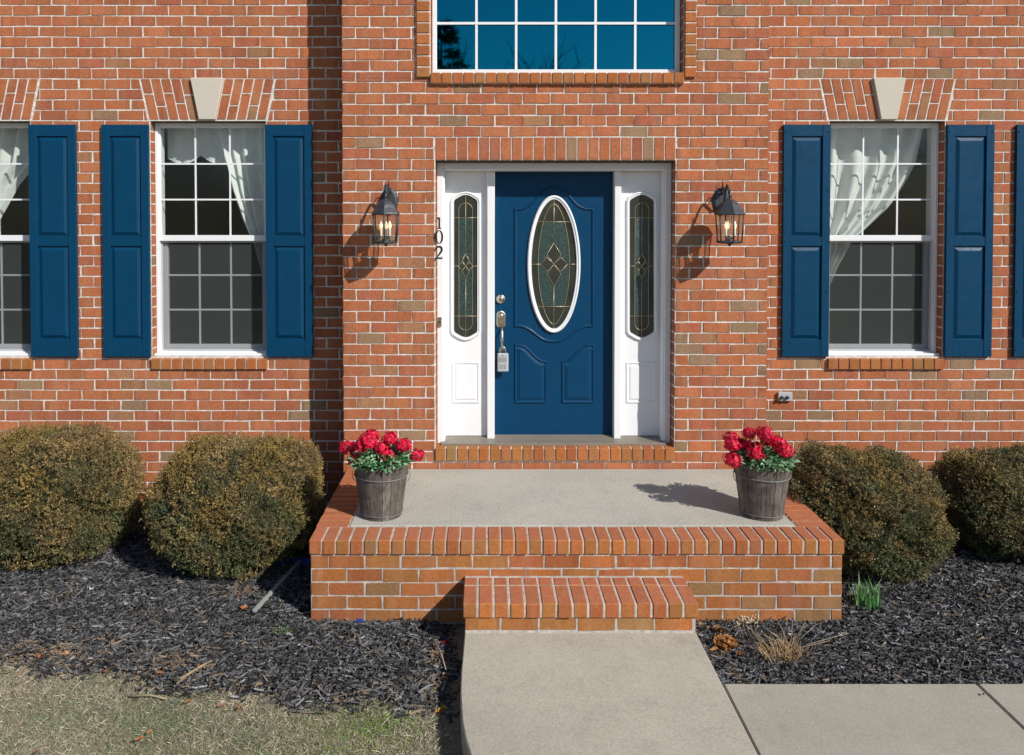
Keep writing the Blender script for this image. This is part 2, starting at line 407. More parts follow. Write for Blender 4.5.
# ------------------------------------------------------------------ bricks
def bcol(r=rnd, kind='wall'):
    t = r.random()
    if kind == 'wall':
        if t < .040: c = (.29, .180, .105)          # tan / olive bricks
        elif t < .07: c = (.35, .165, .085)
        elif t < .35: c = (.415, .132, .059)
        elif t < .7: c = (.44, .140, .060)
        elif t < .88: c = (.39, .118, .062)
        else: c = (.44, .150, .070)
    else:
        if t < .10: c = (.31, .160, .068)
        elif t < .4: c = (.37, .145, .046)
        elif t < .8: c = (.41, .138, .042)
        else: c = (.37, .115, .044)
    k = r.uniform(.88, 1.10)
    return tuple(x * k * r.uniform(.97, 1.03) for x in c)
JT = .0115
def frame_front(y):                       # wall facing the street
    return lambda u, v, d: (u, y - d, v)
def brick(mb, fr, q, d, col, mi=0):
    "q: 4 points (u,v) bl, br, tr, tl; stands d proud of the frame plane, from behind the mortar"
    vs = [fr(u, v, d) for u, v in q] + [fr(u, v, -.012) for u, v in q]
    mb.mesh(vs, [(1, 0, 4, 5), (2, 1, 5, 6), (3, 2, 6, 7), (0, 3, 7, 4)], mi, col)
    # kiln banding: the face is fired in bands, with browner ends and a redder middle
    R_ = rnd.random; L_ = math.hypot(q[1][0] - q[0][0], q[1][1] - q[0][1]); H_ = math.hypot(q[3][0] - q[0][0], q[3][1] - q[0][1])
    cuts = [0, R_() * .12 + .06, R_() * .3 + .3, 1 - (R_() * .14 + .06), 1] if max(L_, H_) > .12 else [0, .5, 1]
    A, B, C_, D_ = (q[0], q[1], q[2], q[3]) if L_ >= H_ else (q[1], q[2], q[3], q[0])
    lerp = lambda p, r_, t: (p[0] + (r_[0] - p[0]) * t, p[1] + (r_[1] - p[1]) * t)
    for i in range(len(cuts) - 1):
        t0, t1 = cuts[i], cuts[i + 1]; end = i in (0, len(cuts) - 2)
        g = rnd.uniform(.84, 1.0) if end else rnd.uniform(.94, 1.07); w_ = rnd.uniform(.0, .24) if end else rnd.uniform(0, .12)
        c = tuple((v * (1 - w_) + o * w_) * g for v, o in zip(col, (.30, .17, .09)))
        mb.mesh([fr(*lerp(A, B, t0), d), fr(*lerp(A, B, t1), d), fr(*lerp(D_, C_, t1), d), fr(*lerp(D_, C_, t0), d)], [(0, 1, 2, 3)], mi, c)
def bond(mb, fr, x0, x1, z0, z1, px, pz, zph, xph, holes=(), kind='wall', r=rnd, flip=False):
    k0 = math.floor((z0 - zph) / pz) - 1; k1 = math.ceil((z1 - zph) / pz) + 1
    for k in range(k0, k1):
        a = max(zph + k * pz + JT / 2, z0); b = min(zph + (k + 1) * pz - JT / 2, z1)
        if b - a < .018: continue
        br = sorted({a, b} | {h[i] for h in holes for i in (0, 1) if a + .012 < h[i] < b - .012})
        off = xph + (px / 2 if k % 2 else 0)
        i0 = math.floor((x0 - off) / px) - 1; i1 = math.ceil((x1 - off) / px) + 1
        for s0, s1 in zip(br[:-1], br[1:]):
            mid = (s0 + s1) / 2; act = [h for h in holes if h[0] < mid < h[1]]
            for i in range(i0, i1):
                rr = random.Random((k * 7919 + i * 104729 + len(kind) * 31 + round(xph * 100) * 613) & 0xffffff)
                jj = rr.uniform(-.0025, .0025); jz = rr.uniform(-.0012, .0012)
                u0 = max(off + i * px + JT / 2 + jj, x0); u1 = min(off + (i + 1) * px - JT / 2 + jj, x1)
                if u1 - u0 < .02: continue
                segs = [(u0, u0, u1, u1)]
                for h in act:
                    def ex(z, l): 
                        t = (z - h[0]) / max(h[1] - h[0], 1e-6)
                        return (h[2] + (h[3] - h[2]) * t) if l else (h[4] + (h[5] - h[4]) * t)
                    lb, lt, rb, rt = ex(s0, 1), ex(s1, 1), ex(s0, 0), ex(s1, 0); ns = []
                    for (ab, at_, cb, ct) in segs:
                        if max(cb, ct) <= min(lb, lt) or min(ab, at_) >= max(rb, rt): ns.append((ab, at_, cb, ct)); continue
                        l = (ab, at_, min(cb, lb - JT * .8), min(ct, lt - JT * .8)); g = (max(ab, rb + JT * .8), max(at_, rt + JT * .8), cb, ct)
                        if max(l[2] - l[0], l[3] - l[1]) > .012: ns.append((l[0], l[1], max(l[2], l[0]), max(l[3], min(l[1], lt - JT * .8))) if min(l[2] - l[0], l[3] - l[1]) > 0 else (l[0], min(l[1], lt - JT * .8), l[2], lt - JT * .8))
                        if max(g[2] - g[0], g[3] - g[1]) > .012: ns.append(g if min(g[2] - g[0], g[3] - g[1]) > 0 else (g[0], rt + JT * .8, g[2], max(g[3], rt + JT * .8)))
                    segs = ns
                col = bcol(rr, kind); d = rr.uniform(-.0014, .0022)
                for (ab, at_, cb, ct) in segs:
                    w = lambda: rr.uniform(-.0026, .0026)
                    q = [(ab + w(), s0 + jz + w()), (cb + w(), s0 + jz + w()), (ct + w(), s1 + jz + w()), (at_ + w(), s1 + jz + w())]
                    brick(mb, fr, q, .0036 + d, col)
def mortar_slab(mb, x0, x1, y0, y1, z0, z1, holes, mi=1):
    xs = sorted({x0, x1} | {h[i] for h in holes for i in (2, 4) if x0 < h[i] < x1})
    for a, b in zip(xs[:-1], xs[1:]):
        m = (a + b) / 2; hs = sorted([(h[0], h[1]) for h in holes if h[2] < m < h[4]]); z = z0
        for ha, hb in hs:
            if ha > z: mb.box(a, b, y0, y1, z, ha, mi, (1, 1, 1))
            z = max(z, hb)
        if z < z1: mb.box(a, b, y0, y1, z, z1, mi, (1, 1, 1))
def reveal(mb, x, sgn, y0, y1, z0, z1, pz, zph):
    "brick ends lining an opening; sgn = direction the reveal faces"
    fr = lambda u, v, d: (x + sgn * d, u, v)
    k0 = math.floor((z0 - zph) / pz) - 1; k1 = math.ceil((z1 - zph) / pz) + 1
    for k in range(k0, k1):
        a = max(zph + k * pz + JT / 2, z0); b = min(zph + (k + 1) * pz - JT / 2, z1)
        if b - a < .015: continue
        vs = [(y0 + .003, a), (y1, a), (y1, b), (y0 + .003, b)]
        if sgn > 0: pass
        brick(mb, fr, vs if sgn > 0 else vs[::-1], .002, bcol())

house = thing('brick_house', (.5, YW, G), 'red brick house front with white-framed windows, blue shutters and a blue front door', 'house')
TOPZ = 5.6
ZPH_S, ZPH_C = Z(358.8, YS), Z(462, YW)
PZ_S = (Z(78.6, YS) - ZPH_S) / 27; PZ_C = (Z(136.9, YW) - ZPH_C) / 30
HWW = .452                                # half width of a window opening
WZB, WZT = Z(356.6, YS), Z(121, YS)
ARZ = Z(78.6, YS)
cL = (X(152, YS) + X(266.8, YS)) / 2; cR = (X(830, YS) + X(945, YS)) / 2 - .018
WOFF_L = -235 * YS / F_PX; WOFF_R = 231.4 * YS / F_PX
centers = [cL + WOFF_L, cL, cR, cR + WOFF_R]
SILZ = Z(369.3, YS)
def side_wall(name, x0, x1, cs, xph):
    mb = MB()
    op = [(WZB, WZT, c - HWW, c - HWW, c + HWW, c + HWW) for c in cs]
    holes = list(op)
    for c in cs:
        holes.append((WZT, ARZ, c - .462, c - .530, c + .462, c + .530))
        holes.append((SILZ, WZB, c - HWW - .006, c - HWW - .006, c + HWW + .006, c + HWW + .006))
    bond(mb, frame_front(YS), x0, x1, G - .05, TOPZ, .2025, PZ_S, ZPH_S, xph, holes)
    mortar_slab(mb, x0, x1, YS, YS + .22, G - .3, TOPZ, op)
    for c in cs:
        reveal(mb, c + HWW, -1, YS, YS + .085, WZB, WZT, PZ_S, ZPH_S)
        reveal(mb, c - HWW, 1, YS, YS + .085, WZB, WZT, PZ_S, ZPH_S)
    return mb.build(name, [M['brick'], M['mortar']], house)
side_wall('wall', -6.5, WX0 + .02, centers[:2], .07)
side_wall('wall', WX1 - .02, 8.0, centers[2:], .11)

# entrance wall
DX0, DX1 = X(435.5, YW), X(675, YW)
DZ0, DZT, DZS = Z(461, YW), Z(160.3, YW), Z(136.9, YW)
TX0, TX1, TZ0 = X(431, YW), X(682, YW), Z(84.4, YW)
TZ1 = TZ0 + 2.35
SX0, SX1, SZ0 = X(416.8, YW), X(694.6, YW), Z(78.2, YW)
mb = MB()
holes = [(DZ0, DZT, DX0, DX0, DX1, DX1), (DZT, DZS, DX0 - .004, DX0 - .004, DX1 + .004, DX1 + .004),
         (TZ0, TZ1, TX0, TX0, TX1, TX1), (SZ0, TZ1, SX0, SX0, SX1, SX1)]
bond(mb, frame_front(YW), WX0, WX1, G - .05, TOPZ, .206, PZ_C, ZPH_C, WX0 - .103 + .103, holes)
sh = (YS - YW) + .02
fl = lambda u, v, d: (WX0 - d + .004, u, v)
bond(mb, lambda u, v, d: (WX0 - d + .002, -u, v), -(YS + .02), -YW, G - .05, TOPZ, .206, PZ_C, ZPH_C, -YW)
bond(mb, lambda u, v, d: (WX1 + d - .002, u, v), YW, YS + .02, G - .05, TOPZ, .206, PZ_C, ZPH_C, YW)
mortar_slab(mb, WX0 + .002, WX1 - .002, YW + .001, YW + .30, G - .3, TOPZ,
            [(DZ0, DZT, DX0, DX0, DX1, DX1), (TZ0, TZ1, TX0, TX0, TX1, TX1)])
reveal(mb, DX1, -1, YW, YW + .115, DZ0, DZT, PZ_C, ZPH_C); reveal(mb, DX0, 1, YW, YW + .115, DZ0, DZT, PZ_C, ZPH_C)
reveal(mb, TX1, -1, YW, YW + .09, TZ0, TZ1, PZ_C, ZPH_C); reveal(mb, TX0, 1, YW, YW + .09, TZ0, TZ1, PZ_C, ZPH_C)
mb.build('wall', [M['brick'], M['mortar']], house)
# soldier course over the door
mb = MB(); n = 22; w = (DX1 - DX0) / n
for i in range(n):
    a = DX0 + i * w + .0055; b = DX0 + (i + 1) * w - .0055
    brick(mb, frame_front(YW), [(a, DZT + .004), (b, DZT + .004), (b, DZS - .005), (a, DZS - .005)], .0045, bcol())
mb.box(DX0 + .002, DX1 - .002, YW + .012, YW + .11, DZT - .006, DZT + .0005, 1, (1, 1, 1))
mb.build('soldier_course', [M['brick'], M['lintel']], house)
# door sill of bricks on edge
mb = MB(); n = 22; w = (DX1 - DX0 + .01) / n; zt = Z(448.2, YW - .02)
for i in range(n):
    a = DX0 - .005 + i * w + .004; b = DX0 - .005 + (i + 1) * w - .004; j = rnd.uniform(-.002, .002)
    mb.box(a, b, YW - .022 + j, YW + .12, DZ0 + .006, zt + j * .5, 0, bcol(rnd, 'cope'))
mb.box(DX0, DX1, YW - .012, YW + .118, DZ0 + .001, zt - .005, 1)
mb.build('door_sill', [M['brick'], M['mortar']], house, bevel=.004)

# interiors behind the windows (so the panes look into rooms)
def room(x0, x1, y0, y1, z0, z1):
    mb = MB()
    mb.face([(x0, y1, z0), (x1, y1, z0), (x1, y1, z1), (x0, y1, z1)])
    mb.face([(x0, y0, z0), (x0, y1, z0), (x0, y1, z1), (x0, y0, z1)])
    mb.face([(x1, y0, z0), (x1, y0, z1), (x1, y1, z1), (x1, y1, z0)])
    mb.face([(x0, y0, z1), (x0, y1, z1), (x1, y1, z1), (x1, y0, z1)])
    mb.face([(x0, y0, z0), (x1, y0, z0), (x1, y1, z0), (x0, y1, z0)], 1)
    mb.build('room', [M['room'], M['floorm']], house)
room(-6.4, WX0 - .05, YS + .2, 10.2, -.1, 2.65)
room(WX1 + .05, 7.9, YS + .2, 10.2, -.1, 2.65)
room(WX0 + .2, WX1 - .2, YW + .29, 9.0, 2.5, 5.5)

# ------------------------------------------------------------------ windows
def bars(mb, x0, x1, z0, z1, nx, nz, y0, y1, w):
    for i in range(1, nx):
        x = x0 + (x1 - x0) * i / nx; mb.box(x - w / 2, x + w / 2, y0, y1, z0, z1)
    for j in range(1, nz):
        z = z0 + (z1 - z0) * j / nz; mb.box(x0, x1, y0 - .0015, y1 - .0015, z - w / 2, z + w / 2)
def frame4(mb, x0, x1, z0, z1, w, y0, y1, wb=None, wt=None):
    wb = wb or w; wt = wt or w
    mb.box(x0, x0 + w, y0, y1, z0, z1); mb.box(x1 - w, x1, y0, y1, z0, z1)
    mb.box(x0 + w, x1 - w, y0 + .001, y1, z0, z0 + wb); mb.box(x0 + w, x1 - w, y0 + .001, y1, z1 - wt, z1)
def window(c):
    yb = YS + .07; x0, x1 = c - HWW + .004, c + HWW - .004
    mb = MB(); frame4(mb, x0, x1, WZB + .002, WZT - .004, .024, yb, yb + .13)
    mb.box(x0 + .001, x1 - .001, yb - .05, yb + .02, WZB + .0015, WZB + .020)     # sloping nose of the sill
    win = mb.build('window', M['vinyl'], house, bevel=.003)
    a0, a1 = x0 + .024, x1 - .024; zm = Z(238.5, YS + .09)
    mb = MB(); frame4(mb, a0, a1, zm - .02, WZT - .028, .013, yb + .018, yb + .055, .046, .016); mb.build('upper_sash', M['vinyl'], win, bevel=.002)
    mb = MB(); frame4(mb, a0, a1, WZB + .026, zm + .018, .046, yb + .060, yb + .098, .050, .035); mb.build('lower_sash', M['vinyl'], win, bevel=.002)
    mb = MB(); bars(mb, a0 + .013, a1 - .013, zm + .026, WZT - .044, 3, 3, yb + .026, yb + .032, .0125); mb.build('muntin_grid', M['vinyl'], win)
    mb = MB(); bars(mb, a0 + .046, a1 - .046, WZB + .076, zm - .017, 3, 3, yb + .066, yb + .072, .0135); mb.build('muntin_grid', M['vinyl'], win)
    mb = MB(); mb.face([(a0 + .01, yb + .036, zm + .024), (a1 - .01, yb + .036, zm + .024), (a1 - .01, yb + .036, WZT - .035), (a0 + .01, yb + .036, WZT - .035)]); mb.build('pane', M['glass'], win)
    mb = MB(); mb.face([(a0 + .038, yb + .076, WZB + .07), (a1 - .038, yb + .076, WZB + .07), (a1 - .038, yb + .076, zm - .01), (a0 + .038, yb + .076, zm - .01)]); mb.build('pane', M['glass'], win)
    mb = MB(); mb.face([(a0 + .002, yb + .083 - .033, WZB + .04), (a1 - .002, yb + .083 - .033, WZB + .04), (a1 - .002, yb + .05, zm - .02), (a0 + .002, yb + .05, zm - .02)])
    frame4(mb, a0 + .001, a1 - .001, WZB + .027, zm - .021, .012, yb + .044, yb + .053)
    for i in range(1, len(mb.m)): mb.m[i] = 1
    mb.build('insect_screen', [M['screen'], M['grey']], win)
    # brick sill
    mb = MB(); n = 11; w = (2 * HWW + .012) / n
    for i in range(n):
        a = c - HWW - .006 + i * w + .004; b = a + w - .008; j = rnd.uniform(-.002, .002)
        mb.hexa([(a, YS - .026 + j, SILZ + .004), (b, YS - .026 + j, SILZ + .004), (b, YS + .06, SILZ + .004), (a, YS + .06, SILZ + .004)],
                [(a, YS - .026 + j, WZB - .016), (b, YS - .026 + j, WZB - .016), (b, YS + .06, WZB - .002), (a, YS + .06, WZB - .002)], 0, bcol(rnd, 'cope'))
    mb.box(c - HWW, c + HWW, YS - .018, YS + .058, SILZ + .001, WZB - .021, 1)
    mb.build('sill', [M['brick'], M['mortar']], win, bevel=.003)
    # flat arch with its keystone
    mb = MB(); zb = WZT + .014; zt = ARZ - .004
    def xe(t, s, z):   # t 0 at keystone, 1 outer
        f = (z - zb) / (zt - zb); b = .066 + (.458 - .066) * t; tt = .131 + (.524 - .131) * t
        return c + s * (b + (tt - b) * f)
    for s in (-1, 1):
        for k in range(5):
            t0, t1 = k / 5 + .018, (k + 1) / 5 - .018
            cut = zb + (zt - zb) * ((.36 if k % 2 else .64) + rnd.uniform(-.04, .04))
            for za, zc in ((zb, cut - .006), (cut + .006, zt)):
                q = [(xe(t0, s, za), za), (xe(t1, s, za), za), (xe(t1, s, zc), zc), (xe(t0, s, zc), zc)]
                if s < 0: q = [q[1], q[0], q[3], q[2]]
                brick(mb, frame_front(YS), q, .0045, bcol())
    mb.box(c - .47, c + .47, YS + .012, YS + .09, WZT - .003, WZT + .006, 1)
    mb.build('flat_arch', [M['brick'], M['lintel']], win)
    mb = MB(); q = [(c - .064, zb - .008), (c + .064, zb - .008), (c + .129, zt + .006), (c - .129, zt + .006)]
    mb.prism(q, YS - .032, YS + .05); mb.build('keystone', M['stone'], win, bevel=.006)
    return win
wins = [window(c) for c in centers]

def shutter(x0, x1):
    z0, z1 = Z(356.8, YS - .03), Z(124.6, YS - .03); y0 = YS - .034; th = .026
    mb = MB(); sw = .062; zm0 = z0 + (z1 - z0) * .478; zm1 = zm0 + .075
    mb.box(x0, x0 + sw, y0, y0 + th, z0, z1); mb.box(x1 - sw, x1, y0, y0 + th, z0, z1)
    for a, b in ((z0, z0 + .135), (zm0, zm1), (z1 - .090, z1)):
        mb.box(x0 + sw, x1 - sw, y0 + .003, y0 + th, a, b)
    for a, b in ((z0 + .135, zm0), (zm1, z1 - .090)):
        q = [(x0 + sw, a), (x1 - sw, a), (x1 - sw, b), (x0 + sw, b)]
        mb.ring(q, [(0, -.016), (.008, -.016), (.012, -.015), (.036, -.003), (.038, -.0035)], y0)
    for x in (x0 + .018, x1 - .018):
        for t in (.03, .285, .5, .72, .97):
            mb.lathe([(.007, 0), (.007, .003), (.004, .005), (0, .0055)], (x, y0, z0 + (z1 - z0) * t), 8, axis='y')
    return mb.build('shutter', M['shut'], house, bevel=.0022)
SW = .366
for c in centers:
    shutter(c - HWW - .002 - SW, c - HWW - .002); shutter(c + HWW + .002, c + HWW + .002 + SW)

# tall window over the door
yb = YW + .075
gx0, gx1 = TX0 + .006, TX1 - .006; gz0 = Z(71.5, YW) - .004
mb = MB(); frame4(mb, gx0, gx1, gz0, TZ1 - .01, .034, yb, yb + .1)
tw = mb.build('window', M['vinyl'], house, bevel=.003)
a0, a1 = gx0 + .034, gx1 - .034
mb = MB(); pw = (a1 - a0) / 6; rowh = .362
for i in range(1, 6): mb.box(a0 + i * pw - .009, a0 + i * pw + .009, yb + .018, yb + .03, gz0 + .034, TZ1 - .04)
for j in range(1, 6):
    z = gz0 + .02 + j * rowh
    mb.box(a0, a1, yb + .016, yb + .028, z - .009, z + .009)
mb.build('muntin_grid', M['vinyl'], tw)
mb = MB(); mb.face([(a0, yb + .035, gz0 + .03), (a1, yb + .035, gz0 + .03), (a1, yb + .035, TZ1 - .04), (a0, yb + .035, TZ1 - .04)]); mb.build('pane', M['bigglass'], tw)
mb = MB(); n = 23; w = (TX1 - TX0 + .004) / n; st = Z(72.6, YW - .03)
for i in range(n):
    a = TX0 - .002 + i * w + .004; b = a + w - .008; j = rnd.uniform(-.002, .002)
    mb.box(a, b, YW - .034 + j, YW + .07, TZ0 + .004, st + j * .3, 0, bcol(rnd, 'cope'))
mb.box(TX0, TX1, YW - .025, YW + .068, TZ0 + .001, st - .006, 1)
mb.build('sill', [M['brick'], M['mortar']], tw, bevel=.003)
for (a, b) in ((SX0, TX0 - .004), (TX1 + .004, SX1)):
    mb = MB(); z = SZ0
    while z < TZ1:
        mb.box(a + .003, b - .003, YW - .024 + rnd.uniform(-.001, .001), YW + .05, z + .005, z + PZ_C - .005, 0, bcol(rnd, 'cope')); z += PZ_C
    mb.box(a + .006, b - .006, YW - .018, YW + .048, SZ0 + .006, TZ1 - .004, 1)
    mb.build('brick_surround', [M['brick'], M['mortar']], tw, bevel=.003)

# ------------------------------------------------------------------ front door unit
YBM = YW + .105; YMU = YW + .175; YSL = YW + .222; YDR = YW + .250
Hd = Z(169.7, YBM)                         # underside of the head
zsill = Z(443.6, YW + .10)
mb = MB()
bw = .052
# brick mould: left, right, head (two steps)
for (xa, xb) in ((DX0 + .004, DX0 + bw), (DX1 - bw, DX1 - .004)):
    mb.box(xa, xb, YBM, YBM + .05, zsill, DZT - .008)
mb.box(DX0 + bw, DX1 - bw, YBM + .001, YBM + .05, Hd, DZT - .009)
mb.box(DX0 + bw - .006, DX0 + bw + .012, YBM + .012, YDR + .06, zsill, Hd + .001); mb.box(DX1 - bw - .012, DX1 - bw + .006, YBM + .012, YDR + .06, zsill, Hd + .001)
mb.box(DX0 + bw + .012, DX1 - bw - .012, YBM + .013, YDR + .06, Hd - .006, Hd + .03)
SLX0 = DX0 + bw + .012; SLX1 = DX1 - bw - .012
dx0, dx1 = X(494.7, YDR), X(612.4, YDR)
m0a, m0b = X(487, YMU), dx0 - .002; m1a, m1b = dx1 + .002, X(621, YMU)
mb.box(m0a, m0b, YMU, YDR + .06, zsill, Hd - .006); mb.box(m1a, m1b, YMU, YDR + .06, zsill, Hd - .006)
df = mb.build('door_frame', M['white'], house, bevel=.004)
mb = MB(); mb.box(SLX0 - .03, SLX1 + .03, YBM - .055, YDR + .08, zt - .03, Z(443.6, YBM - .05) + .002)
mb.hexa([(SLX0, YBM + .01, zsill), (SLX1, YBM + .01, zsill), (SLX1, YDR + .03, zsill), (SLX0, YDR + .03, zsill)],
        [(SLX0, YBM + .012, zsill + .012), (SLX1, YBM + .012, zsill + .012), (SLX1, YDR + .03, zsill + .03), (SLX0, YDR + .03, zsill + .03)])
mb.build('threshold', M['sillmetal'], house, bevel=.003)

def tub(mb, pts, y, r=.0022): mb.tube([(p[0], y, p[1]) for p in pts], r, 5)
def D(px, py, Y=None): return W(px, py, Y or YDR)
# door slab
dzb, dzt = Z(435.5, YDR), Hd - .008
def smooth_path(pts, n=8):
    out = []; m = len(pts)
    for i in range(m - 1):
        p0, p1, p2, p3 = pts[max(i - 1, 0)], pts[i], pts[i + 1], pts[min(i + 2, m - 1)]
        for k in range(n):
            t = k / n
            out.append(tuple(.5 * ((2 * p1[a]) + (-p0[a] + p2[a]) * t + (2 * p0[a] - 5 * p1[a] + 4 * p2[a] - p3[a]) * t * t + (-p0[a] + 3 * p1[a] - 3 * p2[a] + p3[a]) * t ** 3) for a in (0, 1)))
    out.append(pts[-1]); return out
mb = MB(); mb.box(dx0 + .001, dx1 - .001, YDR, YDR + .045, dzb, dzt)
bead = [(0, 0), (.004, .008), (.010, .010), (.015, .007), (.018, .001), (.026, -.0008)]
def P2(l): return [D(a, b) for a, b in l]
top = P2(smooth_path([(594, 208), (585, 207.5), (577, 203), (569, 194), (561, 188.5), (553.7, 187), (546.5, 188.5), (538.5, 194), (530.5, 203), (522, 207.5), (514, 208)], 4))
bot = P2(smooth_path([(514, 327), (522, 327.5), (530, 331), (539, 338), (546, 341.5), (553.7, 342.5), (561.5, 341.5), (568.5, 338), (577.5, 331), (586, 327.5), (594, 327)], 4))
mb.ring(bot + top, bead, YDR - .0004, fill=False)
field = [(0, 0), (.003, .007), (.008, .009), (.013, .005), (.018, .0012), (.024, .0012), (.042, .0075), (.046, .008)]
lp = P2([(514.4, 403), (546.7, 403)] + smooth_path([(546.7, 361), (540, 359), (533, 353), (527, 347), (521, 344.3), (514.4, 343.6)], 4))
rp = P2([(561.6, 403), (594, 403)] + smooth_path([(594, 343.6), (587, 344.3), (581, 347), (575, 353), (568, 359), (561.6, 361)], 4))
for q in (lp, rp): mb.ring(q, field, YDR - .0004)
door = mb.build('front_door', M['blue'], house, bevel=.0)
# oval window
oc = D(553.8, 264.2); rx = (D(580.6, 264)[0] - D(527.1, 264)[0]) / 2; rz = (D(553, 195.3)[1] - D(553, 333.1)[1]) / 2
def oval(rx, rz, n=64, c=oc): return [(c[0] + rx * math.cos(2 * math.pi * i / n), c[1] + rz * math.sin(2 * math.pi * i / n)) for i in range(n)]
mb = MB(); mb.ring(oval(rx, rz), [(0, 0), (.002, .012), (.008, .020), (.014, .021), (.019, .014), (.024, .013), (.029, .016), (.033, .012), (.034, .0)], YDR - .0005, fill=False, smooth=True)
mb.build('oval_frame', M['white'], door)
gx, gz = rx - .033, rz - .033
mb = MB(); mb.prism(oval(gx + .003, gz + .003), YDR - .0035, YDR + .002); mb.build('bevelled_border_glass', M['dglass'], door)
vx_, vz_ = gx * .70, gz * .93
def vesica(a, b, n=24):
    r = [(oc[0] + a * math.cos(t) ** 1.15 if math.cos(t) > 0 else oc[0], oc[1] + b * math.sin(t)) for t in [-math.pi / 2 + math.pi * i / n for i in range(n + 1)]]
    l = [(2 * oc[0] - p[0], p[1]) for p in r[::-1]]
    return r + l[1:-1]
ves = vesica(vx_, vz_)
mb = MB(); mb.prism([p for p in ves if abs(p[1] - oc[1]) < gz * .66], YDR - .0050, YDR - .0036); mb.build('chipped_glass', M['chip'], door)
def petals(mb, c, w, h, y, r):
    pass
mb = MB(); yc = YDR - .0065
mb.tube([(p[0], yc, p[1]) for p in ves], .0022, 5, closed=True)
tub(mb, [(oc[0], oc[1] + gz), (oc[0], oc[1] + .165)], yc); tub(mb, [(oc[0], oc[1] - gz), (oc[0], oc[1] - .165)], yc)
for sg in (1, -1):
    zz_ = oc[1] + sg * gz * .655; hw = gx * math.sqrt(1 - .655 ** 2); tub(mb, [(oc[0] - hw, zz_), (oc[0] + hw, zz_)], yc)
    tub(mb, [(oc[0] + sg * gx, oc[1]), (oc[0] + sg * .10, oc[1])], yc)
k = .105
dia = [[(0, .165), (.055, .075), (0, .0), (-.055, .075)], [(0, -.165), (.055, -.075), (0, 0), (-.055, -.075)],
       [(.105, 0), (.055, .055), (0, 0), (.055, -.055)], [(-.105, 0), (-.055, .055), (0, 0), (-.055, -.055)]]
for q in dia: tub(mb, [(oc[0] + p[0], oc[1] + p[1]) for p in q + [q[0]]], yc, .0024)
mb.build('brass_came', M['came'], door)
mb = MB()
for q in dia: mb.prism([(oc[0] + p[0], oc[1] + p[1]) for p in (q if sum((q[i][0] * q[(i + 1) % 4][1] - q[(i + 1) % 4][0] * q[i][1]) for i in range(4)) > 0 else q[::-1])], YDR - .0058, YDR - .0051)
mb.build('diamond_glass', M['dglass'], door)
# hardware
c = D(500.8, 299); mb = MB(); mb.lathe([(.036, 0), (.036, .006), (.031, .012), (.024, .014), (.023, .024), (.015, .028), (0, .028)], (c[0], YDR, c[1]), 24, axis='y')
mb.box(c[0] - .003, c[0] + .003, YDR - .031, YDR - .026, c[1] - .009, c[1] + .009); mb.build('deadbolt', M['nickel'], door)
c = D(501, 319); mb = MB()
q = [(c[0] + a * .036, c[1] + b * .064) for a, b in [(-.75, -1), (.75, -1), (1, -.75), (1, .6), (.7, .9), (0, 1.05), (-.7, .9), (-1, .6), (-1, -.75)]]
mb.ring(q, [(0, 0), (.002, .006), (.008, .010), (.012, .010)], YDR); mb.lathe([(.02, .008), (.02, .02), (.014, .026), (0, .026)], (c[0], YDR, c[1] + .025), 20, axis='y')
mb.hexa([(c[0] - .010, YDR - .05, c[1] - .03), (c[0] + .010, YDR - .05, c[1] - .03), (c[0] + .010, YDR - .008, c[1] - .036), (c[0] - .010, YDR - .008, c[1] - .036)],
        [(c[0] - .012, YDR - .052, c[1] - .022), (c[0] + .012, YDR - .052, c[1] - .022), (c[0] + .010, YDR - .008, c[1] - .018), (c[0] - .010, YDR - .008, c[1] - .018)])
mb.build('handle_plate', M['nickel'], door)
g1 = D(502, 329); g2 = D(502.5, 350)
mb = MB(); gp = [(g1[0], YDR - .012, g1[1] + .01), (g1[0], YDR - .045, g1[1] - .012), (g1[0], YDR - .058, (g1[1] + g2[1]) / 2), (g2[0], YDR - .05, g2[1] + .02), (g2[0], YDR - .012, g2[1])]
mb.tube(gp, [.008, .009, .0115, .009, .008], 10)
mb.lathe([(.016, 0), (.016, .006), (.01, .011), (0, .011)], (g2[0], YDR, g2[1]), 16, axis='y')
mb.build('handle_grip', M['nickel'], door)
